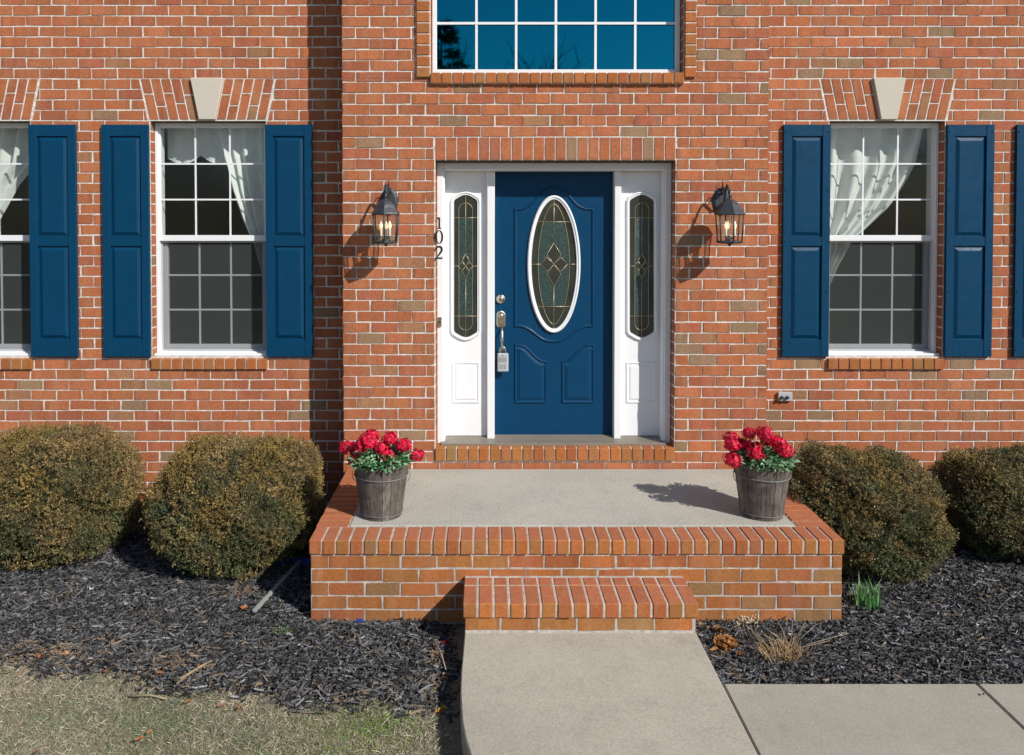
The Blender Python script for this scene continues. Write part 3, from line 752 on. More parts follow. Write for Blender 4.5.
# sidelights
def sidelight(xa, xb, pl, gl, shade=False):
    zb, zt_ = Z(435.5, YSL), Hd - .008
    mb = MB(); mb.box(xa + .001, xb - .001, YSL, YSL + .05, zb, zt_)
    def S(px, py): return W(px, py, YSL)
    q = [S(pl[0], 403), S(pl[1], 403), S(pl[1], 362), S(pl[0], 362)]
    mb.ring(q, [(0, 0), (.003, .006), (.008, .008), (.013, .004), (.018, .001), (.022, .001), (.034, .006), (.037, .0065)], YSL - .0004)
    sl = mb.build('sidelight', M['white'], house)
    a, b = gl; m_ = (a + b) / 2; w_ = (b - a) / 2
    tp = [(b, 203), (b - w_ * .12, 199.5), (b - w_ * .45, 196.5), (b - w_ * .7, 194.6), (m_, 193.8), (a + w_ * .7, 194.6), (a + w_ * .45, 196.5), (a + w_ * .12, 199.5), (a, 203)]
    bt = [(p[0], 532 - p[1]) for p in tp[::-1]]
    path = [S(*p) for p in bt + tp]
    cx_ = sum(p[0] for p in path) / len(path); czz = sum(p[1] for p in path) / len(path)
    big = [(cx_ + (p[0] - cx_) * 1.30, czz + (p[1] - czz) * 1.035) for p in path]
    mb = MB(); mb.ring(big, [(0, 0), (.002, .010), (.008, .017), (.012, .017), (.017, .010), (.022, .009), (.026, .011), (.028, 0)], YSL - .0005, fill=False); mb.build('sidelight_moulding', M['white'], sl)
    mb = MB(); mb.prism([(cx_ + (p[0] - cx_) * 1.04, czz + (p[1] - czz) * 1.006) for p in path], YSL - .0035, YSL + .002); mb.build('bevelled_border_glass', M['dglass'], sl)
    hw = (path[9][0] - path[0][0]) if False else w_ / F_PX * YSL
    iw = hw * .58; zA = S(m_, 203)[1]; zB = S(m_, 330)[1]; ym = YSL - .0065
    top_ = [(cx_ + iw * math.cos(t), zA - iw + iw * math.sin(t)) for t in [math.pi * i / 12 for i in range(13)]]
    bot_ = [(cx_ + iw * math.cos(t), zB + iw + iw * math.sin(t)) for t in [math.pi + math.pi * i / 12 for i in range(13)]]
    mb = MB(); mb.prism([(cx_ - iw, S(m_, 316)[1]), (cx_ + iw, S(m_, 316)[1]), (cx_ + iw, S(m_, 218)[1]), (cx_ - iw, S(m_, 218)[1])], YSL - .005, YSL - .0036); mb.build('chipped_glass', M['chip'], sl)
    mb = MB(); mb.tube([(p[0], ym, p[1]) for p in top_ + bot_], .0019, 5, closed=True)
    zc = S(m_, 266)[1]
    tub(mb, [(cx_, path[13][1] if False else S(m_, 194.5)[1]), (cx_, zc + .095)], ym, .0019); tub(mb, [(cx_, S(m_, 337.5)[1]), (cx_, zc - .095)], ym, .0019)
    for py in (217.7, 316): tub(mb, [(cx_ - hw, S(m_, py)[1]), (cx_ + hw, S(m_, py)[1])], ym, .0019)
    tub(mb, [(cx_ - hw, zc), (cx_ - .052, zc)], ym); tub(mb, [(cx_ + hw, zc), (cx_ + .052, zc)], ym)
    dd = [[(0, .095), (.028, .042), (0, .0), (-.028, .042)], [(0, -.095), (.028, -.042), (0, 0), (-.028, -.042)],
          [(.056, 0), (.028, .032), (0, 0), (.028, -.032)], [(-.056, 0), (-.028, .032), (0, 0), (-.028, -.032)]]
    for q in dd: tub(mb, [(cx_ + p[0], zc + p[1]) for p in q + [q[0]]], ym, .0021)
    mb.build('brass_came', M['came'], sl)
    mb = MB()
    for q in dd: mb.prism([(cx_ + p[0], zc + p[1]) for p in (q if sum((q[i][0] * q[(i + 1) % 4][1] - q[(i + 1) % 4][0] * q[i][1]) for i in range(4)) > 0 else q[::-1])], YSL - .0058, YSL - .0051)
    mb.build('diamond_glass', M['dglass'], sl)
sidelight(SLX0, m0a, (452, 479.5), (454, 477.4))
sidelight(m1b, SLX1, (626, 655), (629.7, 653.5))

# door number 1 0 2 and bell on the left casing
def stroke(mb, pts, ws, y0, y1):
    n = len(pts); L = []; Rr = []
    for i in range(n):
        a = Vector(pts[max(i - 1, 0)]); b = Vector(pts[min(i + 1, n - 1)]); t = (b - a).normalized(); nn = Vector((-t.y, t.x)); p = Vector(pts[i])
        L.append(p + nn * ws[i] * .7); Rr.append(p - nn * ws[i] * .7)
    for i in range(n - 1):
        q = [Rr[i], Rr[i + 1], L[i + 1], L[i]]
        ar = sum(q[j].x * q[(j + 1) % 4].y - q[(j + 1) % 4].x * q[j].y for j in range(4))
        mb.prism([tuple(v) for v in (q if ar > 0 else q[::-1])], y0, y1)
yd0, yd1 = YW - .014, YW - .003
def dg(cpx, cpy, f):
    c = W(cpx, cpy, YW - .01); mb = MB(); f(mb, c); mb.build('number_digit', M['digit'], house)
def one(mb, c):
    stroke(mb, [(c[0], c[1] - .040), (c[0], c[1] + .042)], [.010, .010], yd0, yd1)
    stroke(mb, [(c[0] - .018, c[1] + .026), (c[0] - .004, c[1] + .040)], [.004, .009], yd0 + .0005, yd1)
    stroke(mb, [(c[0] - .015, c[1] - .040), (c[0] + .015, c[1] - .040)], [.006, .006], yd0 + .001, yd1)
def zero(mb, c):
    k = 24; p = [(c[0] + .024 * math.cos(2 * math.pi * i / k), c[1] + .048 * math.sin(2 * math.pi * i / k)) for i in range(k + 1)]
    stroke(mb, p, [.004 + .007 * abs(math.cos(2 * math.pi * i / k)) for i in range(k + 1)], yd0, yd1)
def two(mb, c):
    p = smooth_path([(-.021, .024), (-.014, .042), (.004, .046), (.020, .034), (.018, .014), (.002, -.010), (-.022, -.040)], 4)
    stroke(mb, [(c[0] + a, c[1] + b) for a, b in p], [.006 + .006 * math.sin(math.pi * i / (len(p) - 1)) for i in range(len(p))], yd0, yd1)
    stroke(mb, [(c[0] - .023, c[1] - .039), (c[0] + .024, c[1] - .039), (c[0] + .026, c[1] - .028)], [.009, .009, .003], yd0 + .0006, yd1)
dg(439.2, 223, one); dg(439.0, 237, zero); dg(438.9, 253, two)
# the slim white board the digits and bell are fixed to (casing face flush with the brick)
mb = MB(); xa = W(435.6, 300, YW)[0]; mb.box(DX0 - .001, DX0 + .046, YW - .003, YBM - .001, zsill + .003, DZT - .085)
mb.build('casing_board', M['white'], house, bevel=.002) if False else None
c = W(439.8, 321.8, YBM); mb = MB(); mb.box(c[0] - .014, c[0] + .014, YBM - .014, YBM, c[1] - .036, c[1] + .036, 0); mb.lathe([(.008, 0), (.008, .004), (0, .005)], (c[0], YBM - .014, c[1]), 12, mi=1, axis='y')
mb.build('doorbell', [M['nickel'], M['dark']], house, bevel=.003)

# lockbox hanging on the handle
c = D(502.8, 362, YDR - .05)
lb = thing('lockbox', (c[0], YDR - .045, c[1] - .075), 'grey key lockbox hanging from the handle of the blue front door', 'lockbox')
mb = MB(); mb.box(c[0] - .043, c[0] + .043, YDR - .075, YDR - .038, c[1] - .073, c[1] + .070); mb.build('box_body', M['grey'], lb, bevel=.008)
mb = MB(); mb.box(c[0] - .028, c[0] + .028, YDR - .0775, YDR - .0752, c[1] + .008, c[1] + .04)
for i in range(3):
    for j in range(2): mb.lathe([(.006, 0), (.006, .003), (0, .003)], (c[0] - .018 + i * .018, YDR - .075, c[1] - .02 - j * .018), 8, axis='y')
mb.lathe([(.005, 0), (.005, .004), (0, .004)], (c[0], YDR - .075, c[1] + .056), 8, axis='y')
mb.build('keypad', M['plank'], lb)
mb = MB(); mb.tube([(c[0] - .022, YDR - .056, c[1] + .06), (c[0] - .022, YDR - .056, c[1] + .10), (c[0] - .012, YDR - .062, c[1] + .118), (c[0] + .004, YDR - .066, c[1] + .12), (c[0] + .02, YDR - .06, c[1] + .105), (c[0] + .022, YDR - .056, c[1] + .06)], .0055, 8); mb.build('shackle', M['nickel'], lb)

# outdoor outlet on the right wall
c = W(784, 396, YS); mb = MB(); mb.box(c[0] - .055, c[0] + .055, YS - .03, YS + .002, c[1] - .034, c[1] + .034, 0)
mb.lathe([(.013, 0), (.013, .02), (.009, .024), (0, .024)], (c[0] - .03, YS - .03, c[1] - .004), 12, mi=1, axis='y')
mb.lathe([(.013, 0), (.013, .02), (.009, .024), (0, .024)], (c[0] + .012, YS - .03, c[1] - .004), 12, mi=1, axis='y')
o = mb.build('outlet_box', [M['grey'], M['dark']], org=(c[0], YS, c[1] - .03), bevel=.004)
tag(o, 'small grey utility box with dark plugs on the brick below the right shutter', 'outlet')

# ------------------------------------------------------------------ curtains
def curtain(c, side, label, border, zbot, folds=9, amp=.018, yy=.135, sheer=None):
    "border: list of (v, width) from the side the curtain is tied to"
    y = YS + yy + .09; zt_ = WZT - .01; nu, nv = 90, 50; vs = []; fs = []
    vv = [b[0] for b in border]; ww = [b[1] for b in border]
    x0 = c - side * (HWW - .03) if side > 0 else c + (HWW - .03)
    for j in range(nv + 1):
        v = j / nv; w = np.interp(v, vv, ww)
        for i in range(nu + 1):
            u = i / nu
            a = amp * (.5 + .5 * w / ww[0])
            f = math.sin(u * folds * 2 * math.pi + 1.2 * math.sin(u * 7 + 3 * v)) + .4 * math.sin(u * folds * 4.7 + 5 * v)
            x = x0 + (1 if side > 0 else -1) * u * w + .15 * a * f
            vs.append((x, y + a * f - .03 * math.sin(v * math.pi) * u, zt_ - v * (zt_ - zbot) + .02 * math.sin(u * 5) * v * (1 - v)))
    for j in range(nv):
        for i in range(nu):
            a = j * (nu + 1) + i; fs.append((a, a + 1, a + nu + 2, a + nu + 1))
    mb = MB(); mb.mesh(vs, fs, smooth=True)
    o = mb.build('curtain', M['fabric'], org=(x0, y, zbot)); tag(o, label, 'curtain', 'curtains hanging inside the ground floor windows'); return o
S_ = YS / F_PX
bR = [(0, .84), (.22, .77), (.34, .68), (.47, .56), (.67, .27), (.82, .15), (1, .05)]
zc_ = Z(295, YS + .26)
curtain(cR, 1, 'white sheer curtain tied to the left inside the window right of the door', bR, zc_, 5, .032)
bF = [(0, .84), (.22, .80), (.34, .66), (.47, .56), (.67, .40), (.82, .2), (1, .06)]
curtain(centers[0], 1, 'sheer curtain swept left behind the window at the far left edge', bF, zc_, 6, .03)
bL = [(0, .43), (.14, .40), (.23, .36), (.38, .31), (.54, .23), (.70, .13), (.84, .075), (1, .03)]
curtain(cL, -1, 'pale sheer curtain tied back to the right in the window beside the left lantern', bL, zc_, 4, .03)
# shallow scalloped valance on the left of that window
mb = MB(); nu, nv = 40, 8; vs = []; fs = []; y = YS + .255
for j in range(nv + 1):
    for i in range(nu + 1):
        u = i / nu; v = j / nv; L_ = .24 + .05 * abs(math.sin(u * math.pi * 2 + .3)) * 1.4
        vs.append((cL - HWW + .03 + u * .60, y + .006 * math.sin(u * 40), WZT - .01 - v * L_))
for j in range(nv):
    for i in range(nu):
        a = j * (nu + 1) + i; fs.append((a, a + 1, a + nu + 2, a + nu + 1))
mb.mesh(vs, fs, smooth=True); o = mb.build('valance', M['fabric'], org=(cL - .2, y, WZT - .25)); tag(o, 'short scalloped sheer valance across the top of the window beside the left lantern', 'valance')

# ------------------------------------------------------------------ stoop
SX_0, SX_1 = X(308, YF, 539), X(845.4, YF, 541)
st = thing('brick_stoop', ((SX_0 + SX_1) / 2, (YF + YW) / 2, G), 'raised brick stoop with a concrete landing under the blue front door', 'stoop')
OV = .015; CH = .088
fx0, fx1, fy = SX_0 + OV, SX_1 - OV, YF + OV
mb = MB()
bond(mb, frame_front(fy), fx0, fx1, G - .06, -CH - .001, .2095, .0802, -CH - .004, fx0, kind='cope')
bond(mb, lambda u, v, d: (fx0 - d, -u, v), -(YW - .004), -fy, G - .06, -CH - .001, .2095, .0802, -CH - .004, -fy, kind='cope')
bond(mb, lambda u, v, d: (fx1 + d, u, v), fy, YW - .004, G - .06, -CH - .001, .2095, .0802, -CH - .004, fy, kind='cope')
mb.box(fx0 - .001, fx1 + .001, fy - .001, YW - .005, G - .2, -CH - .002, 1)
mb.build('stoop_wall', [M['brick'], M['mortar2']], st)
mb = MB(); n = 39; w = (SX_1 - SX_0) / n; BL = .196
for i in range(n):
    a = SX_0 + i * w + .0045; b = SX_0 + (i + 1) * w - .0045; j = rnd.uniform(-.003, .003); k = rnd.uniform(-.002, .002)
    mb.cope(a, b, YF + j, YF + BL, -CH + .002, k)
m_ = int((YW - YF - BL - .01) / .0795); py_ = (YW - .006 - (YF + BL + .010)) / m_
for sx in (0, 1):
    for i in range(m_):
        a = YF + BL + .010 + i * py_ + .004; b = a + py_ - .008; j = rnd.uniform(-.003, .003); k = rnd.uniform(-.002, .002)
        if sx == 0: mb.cope(SX_0 + j, SX_0 + BL, a, b, -CH + .002, k)
        else: mb.cope(SX_1 - BL, SX_1 + j, a, b, -CH + .002, k)
mb.box(SX_0 + .006, SX_1 - .006, YF + .006, YF + BL + .012, -CH, -.005, 1)
mb.box(SX_0 + .006, SX_0 + BL + .008, YF + BL + .012, YW - .004, -CH, -.006, 1); mb.box(SX_1 - BL - .008, SX_1 - .006, YF + BL + .012, YW - .004, -CH, -.006, 1)
mb.build('coping', [M['brick'], M['mortar2']], st, bevel=.005)
mb = MB(); mb.box(SX_0 + BL + .010, SX_1 - BL - .010, YF + BL + .014, YW - .012, -.08, .001); mb.build('landing_slab', M['slab'], st, bevel=.004)

# step
zs = Z(574.5, fy); ys = Yat(603.8, zs); sx0 = X(461.8, ys, 604); sx1 = X(699.6, ys, 604); th_ = zs - Z(618.9, ys)
sp = thing('brick_step', ((sx0 + sx1) / 2, (ys + fy) / 2, ZWALK), 'low brick step between the concrete walk and the stoop', 'step')
mb = MB(); n = 15; w = (sx1 - sx0) / n; ymid = Yat(585, zs)
for i in range(n):
    a = sx0 + i * w + .005; b = sx0 + (i + 1) * w - .005; j = rnd.uniform(-.003, .003); k = rnd.uniform(-.002, .002)
    mb.cope(a, b, ys + j, ymid - .003, zs - th_ + .002, zs + k); mb.cope(a, b, ymid + .004, fy - .035, zs - th_ + .002, zs + k * .5)
mb.box(sx0 + .006, sx1 - .006, ys + .006, fy - .003, zs - th_, zs - .0045, 1)
mb.build('tread', [M['brick'], M['mortar2']], sp, bevel=.005)
mb = MB(); sy = ys + .016; szt = zs - th_ - .003
bond(mb, frame_front(sy), sx0 + .02, sx1 - .02, ZWALK + .002, szt, .2095, .0802, szt - .0745 + .003, sx0, kind='cope')
bond(mb, lambda u, v, d: (sx0 + .02 - d, -u, v), -fy, -sy, ZWALK - .12, szt, .2095, .0802, szt - .0745 + .003, -sy, kind='cope')
bond(mb, lambda u, v, d: (sx1 - .02 + d, u, v), sy, fy, ZWALK - .12, szt, .2095, .0802, szt - .0745 + .003, sy, kind='cope')
mb.box(sx0 + .018, sx1 - .018, sy - .001, fy - .01, ZWALK - .12, szt, 1)
mb.box(sx0 + .02, sx1 - .03, sy - .010, sy, ZWALK - .01, ZWALK + .005, 1)
mb.build('riser', [M['brick'], M['mortar2']], sp)

# ------------------------------------------------------------------ lanterns
def lantern(px, label):
    YL = YW - .205; lx = W(px, 230, YL)[0]; zt_ = Z(213.5, YL); zb = Z(243.5, YL)
    t = thing('wall_lantern', (lx, YW, zb + .1), label, 'wall lantern', 'carriage lanterns on either side of the front door')
    hw = .098; hb = .086
    rot = R(30)
    # back plate
    mb = MB(); zc = Z(201.5, YW)
    q = [(lx + .066 * math.cos(a) * (1 if abs(math.sin(a)) < .9 else .8), zc + .105 * math.sin(a)) for a in [2 * math.pi * i / 20 for i in range(20)]]
    mb.ring(q, [(0, 0), (.003, .008), (.012, .014), (.02, .018), (.03, .018)], YW - .004); mb.build('back_plate', M['black'], t)
    # arm: swan neck up and over, with scroll
    mb = MB(); za = zt_ + .105
    arm = smooth_path([(YW - .02, zc - .02), (YW - .07, zc - .005), (YW - .10, zc + .05), (YW - .14, zc + .115), (YW - .19, za + .045), (YL, za + .01)], 6)
    mb.tube([(lx, a, b) for a, b in arm], .0085, 8)
    sc = [(YW - .05 - .032 * (1 - i / 26) * math.cos(i * .42), zc + .075 + .034 * (1 - i / 26) * math.sin(i * .42)) for i in range(22)]
    mb.tube([(lx, a, b) for a, b in sc], .005, 6)
    for s in (-1, 1):
        mb.tube([(lx + s * .012, YW - .03, zc + .06), (lx + s * .02, YW - .07, zc + .095), (lx + s * .012, YW - .12, zc + .09)], .004, 6)
    mb.tube([(lx, YW - .03, zc + .10), (lx, YW - .035, zc + .14), (lx, YW - .035, zc + .165)], [.006, .004, .001], 6)
    mb.build('arm', M['black'], t)
    # roof
    mb = MB(); k = 6
    mb.lathe([(.004, .155), (.006, .135), (.010, .125), (.005, .112), (.016, .105), (.020, .100), (.028, .096), (.050, .082), (.068, .062), (.082, .036), (.104, .008), (.110, -.004), (.104, -.010), (.0, -.008)], (lx, YL, zt_), k, smooth=False, rot=rot)
    mb.tube([(lx, YL, zt_ + .15), (lx, YL, zt_ + .185)], [.006, .0012], 6)
    mb.build('roof', M['black'], t)
    # cage bars, bottom
    mb = MB()
    for i in range(k):
        a = rot + 2 * math.pi * i / k; c, s = math.cos(a), math.sin(a)
        mb.tube([(lx + hw * c, YL + hw * s, zt_ - .006), (lx + hb * c, YL + hb * s, zb + .012)], .0050, 4)
    mb.lathe([(0, .0), (.07, .0), (.092, .004), (.094, .014), (.086, .020), (.0, .019)], (lx, YL, zb), k, smooth=False, rot=rot)
    mb.lathe([(.0, -.022), (.008, -.018), (.012, -.008), (.02, 0)], (lx, YL, zb), 10)
    mb.build('cage', M['black'], t)
    mb = MB()
    for i in range(k):
        a = rot + 2 * math.pi * i / k; b = rot + 2 * math.pi * (i + 1) / k
        mb.face([(lx + hb * math.cos(a), YL + hb * math.sin(a), zb + .018), (lx + hb * math.cos(b), YL + hb * math.sin(b), zb + .018), (lx + hw * math.cos(b), YL + hw * math.sin(b), zt_ - .008), (lx + hw * math.cos(a), YL + hw * math.sin(a), zt_ - .008)])
    mb.build('lantern_glass', M['lampglass'], t)
    mb = MB()
    mb.lathe([(.03, .018), (.03, .03), (.008, .036), (.008, .05)], (lx, YL, zb), 10)
    for i in range(3):
        a = R(-90 + 120 * i + 60); cx_, cy_ = lx + .036 * math.cos(a), YL + .036 * math.sin(a)
        mb.tube([(lx, YL, zb + .045), ((lx + cx_) / 2, (YL + cy_) / 2, zb + .035), (cx_, cy_, zb + .05)], .004, 6)
        mb.lathe([(.011, .048), (.013, .052), (.006, .054)], (cx_, cy_, zb), 8)
    mb.build('candelabra', M['black'], t)
    for i in range(3):
        a = R(-90 + 120 * i + 60); cx_, cy_ = lx + .036 * math.cos(a), YL + .036 * math.sin(a)
        mb = MB(); mb.lathe([(.008, .052), (.008, .105), (.0, .106)], (cx_, cy_, zb), 10); mb.build('candle_sleeve', M['candle'], t)
        mb = MB(); mb.lathe([(.006, .104), (.012, .118), (.013, .130), (.008, .148), (.002, .162), (0, .163)], (cx_, cy_, zb), 10); mb.build('bulb', M['bulb'], t)
lantern(385.8, 'black carriage lantern left of the front door, next to the house number')
lantern(729.6, 'black carriage lantern right of the front door, nearer the right-hand shutters')

# ------------------------------------------------------------------ wooden bucket planters with red flowers
def bucket(px, label):
    y = Yat(515.2, 0.0) + .02; x = W(px, 517, y)[0]; H = .34; rb, rt = .128, .176
    t = thing('bucket_planter', (x, y, 0), label, 'planter', 'weathered wooden buckets on the landing')
    n = 18; mb = MB()
    for i in range(n):
        a0 = 2 * math.pi * (i + .015) / n; a1 = 2 * math.pi * (i + .985) / n; am = (a0 + a1) / 2
        g = rnd.uniform(.65, 1.2); col = (.185 * g, .16 * g, .138 * g); th = .016; zz0 = .0; top = H + rnd.uniform(-.004, .003)
        o_ = []
        for z, r in ((zz0, rb), (top, rt)):
            o_.append([(x + r * math.cos(a), y + r * math.sin(a), z) for a in (a0, am, a1)] + [(x + (r - th) * math.cos(a), y + (r - th) * math.sin(a), z) for a in (a1, am, a0)])
        vs = o_[0] + o_[1]
        fs = [(i_, (i_ + 1) % 6, 6 + (i_ + 1) % 6, 6 + i_) for i_ in range(6)] + [(5, 4, 3, 2, 1, 0), (6, 7, 8, 9, 10, 11)]
        mb.mesh(vs, fs, 0, col)
    mb.build('staves', M['wood'], t, bevel=.0015)
    for z in (.262, .028):
        mb = MB(); r = rb + (rt - rb) * z / H + .0035
        mb.tube([(x + r * math.cos(a), y + r * math.sin(a), z + .003 * math.sin(a * 2)) for a in [2 * math.pi * i / 40 for i in range(40)]], .0036 if z > .1 else .0025, 6, closed=True)
        mb.build('hoop', M['wire'], t)
    for s in (-1, 1):
        mb = MB(); r = rb + (rt - rb) * .28 / H + .004
        mb.tube([(x + s * r, y, .295), (x + s * (r + .012), y - .008, .27), (x + s * (r + .009), y - .01, .235), (x + s * (r - .004), y - .012, .215)], .0025, 5)
        mb.build('handle_wire', M['wire'], t)
    mb = MB(); mb.lathe([(0, .27), (.1, .272), (.165, .268)], (x, y, 0), 20); mb.build('potting_soil', M['soil'], t)
    return x, y, H
def flowers(px, heads, label, right):
    x, y, H = bucket(px, label[0])
    t = thing('flower_plant', (x, y, H - .05), label[1], 'flowers', 'red flowers planted in the wooden buckets')
    # foliage
    rr = np.random.default_rng(int(px)); V = []; Fc = []; C = []
    def leaf(p, d, L_, w_, col):
        d = np.array(d) / np.linalg.norm(d); s = np.cross(d, [0, 0, 1]) + rr.normal(0, .4, 3); s = s - d * s.dot(d); s /= np.linalg.norm(s) + 1e-9
        up = np.cross(s, d); n = len(V) 
        V.extend([p, p + d * L_ * .5 + s * w_ + up * .004, p + d * L_ - np.array([0, 0, .006]), p + d * L_ * .5 - s * w_ + up * .004]); Fc.append((n, n + 1, n + 2, n + 3)); C.append(col)
    for i in range(900):
        a = rr.uniform(0, 2 * math.pi); r = .19 * math.sqrt(rr.uniform()); z = H + rr.uniform(-.03, .085) * (1 - r / .3)
        p = np.array([x + r * math.cos(a), y + r * math.sin(a), z]); d = [math.cos(a) + rr.normal(0, .6), math.sin(a) + rr.normal(0, .6), rr.uniform(-.1, .9)]
        k = rr.uniform(.7, 1.3)
        col = (.28 * k, .46 * k, .27 * k) if rr.uniform() < .6 else (.08 * k, .27 * k, .09 * k)
        leaf(p, d, rr.uniform(.025, .05), rr.uniform(.006, .012), col)
    sx_ = .17 if right else .12
    for q in range(5):
        ex = x + sx_ + rr.uniform(-.03, .05); ez = H + (rr.uniform(.03, .10) if right else rr.uniform(.10, .15))
        for i in range(45):
            tt = rr.uniform(.2, 1); p = np.array([x + (ex - x) * tt, y - .02 + rr.normal(0, .012), H + (ez - H) * tt + rr.normal(0, .008)])
            leaf(p, [1, rr.normal(0, .8), rr.normal(.3, .8)], rr.uniform(.02, .04), .005, (.22, .32, .24) if rr.uniform() < .7 else (.08, .2, .08))
    build_np('foliage', V, Fc, C, M['leaf'], t)
    mb = MB()
    for hx, hy, hz, r in heads:
        c = W(hx, hy, y + hz); mb.tube([(x + (c[0] - x) * .3, y, H - .03), (c[0], y + hz, c[1] - .01)], .0035, 5, 0, (.06, .14, .05))
    mb.build('stems', M['leaf'], t)
    for hx, hy, hz, r in heads:
        c = W(hx, hy, y + hz); c = np.array([c[0], y + hz, c[1]]); V = []; Fc = []; C = []
        for i in range(120):
            d = rr.normal(0, 1, 3); d /= np.linalg.norm(d); d[2] = d[2] * .75 + .12; p = c + d * r * rr.uniform(.55, .95)
            u = np.cross(d, rr.normal(0, 1, 3)); u /= np.linalg.norm(u); v = np.cross(d, u)
            pr = r * .19; k = rr.uniform(.55, 1.5); n0 = len(V)
            for q in range(5):
                a = q * 2 * math.pi / 5; e = u * math.cos(a) + v * math.sin(a); f = -u * math.sin(a) + v * math.cos(a); n = len(V)
                V.extend([p, p + e * pr * .7 + f * pr * .42 + d * pr * .3, p + e * pr * 1.15 + d * pr * .15, p + e * pr * .7 - f * pr * .42 + d * pr * .3])
                Fc.append((n, n + 1, n + 2, n + 3)); C.append((.66 * k, .012 * k, .055 * k))
        build_np('flower_head', V, Fc, C, M['petal'], t)
def px_(l, ox, oy, s): return [(ox + a / s, oy + b / s) for a, b in l]
lh = px_([(110, 240), (165, 315), (200, 225), (262, 165), (240, 200), (375, 185), (360, 290), (400, 265), (465, 225), (545, 290), (315, 240)], 330, 410, 6.29)
rh = px_([(195, 180), (200, 220), (205, 320), (262, 215), (310, 150), (335, 240), (405, 150), (425, 195), (495, 215), (535, 265), (355, 290), (500, 260)], 700, 410, 6.29)
hr = np.random.default_rng(5)
flowers(381.5, [(a, b, hr.uniform(-.12, .06), hr.uniform(.054, .066)) for a, b in lh],
        ('weathered wooden bucket on the left side of the landing, below the left lantern', 'red artificial geraniums in the wooden bucket on the left of the landing'), False)
flowers(761.5, [(a, b, hr.uniform(-.12, .06), hr.uniform(.054, .066)) for a, b in rh],
        ('weathered wooden bucket on the right side of the landing, casting its shadow on the concrete', 'red artificial geraniums in the wooden bucket on the right of the landing'), True)

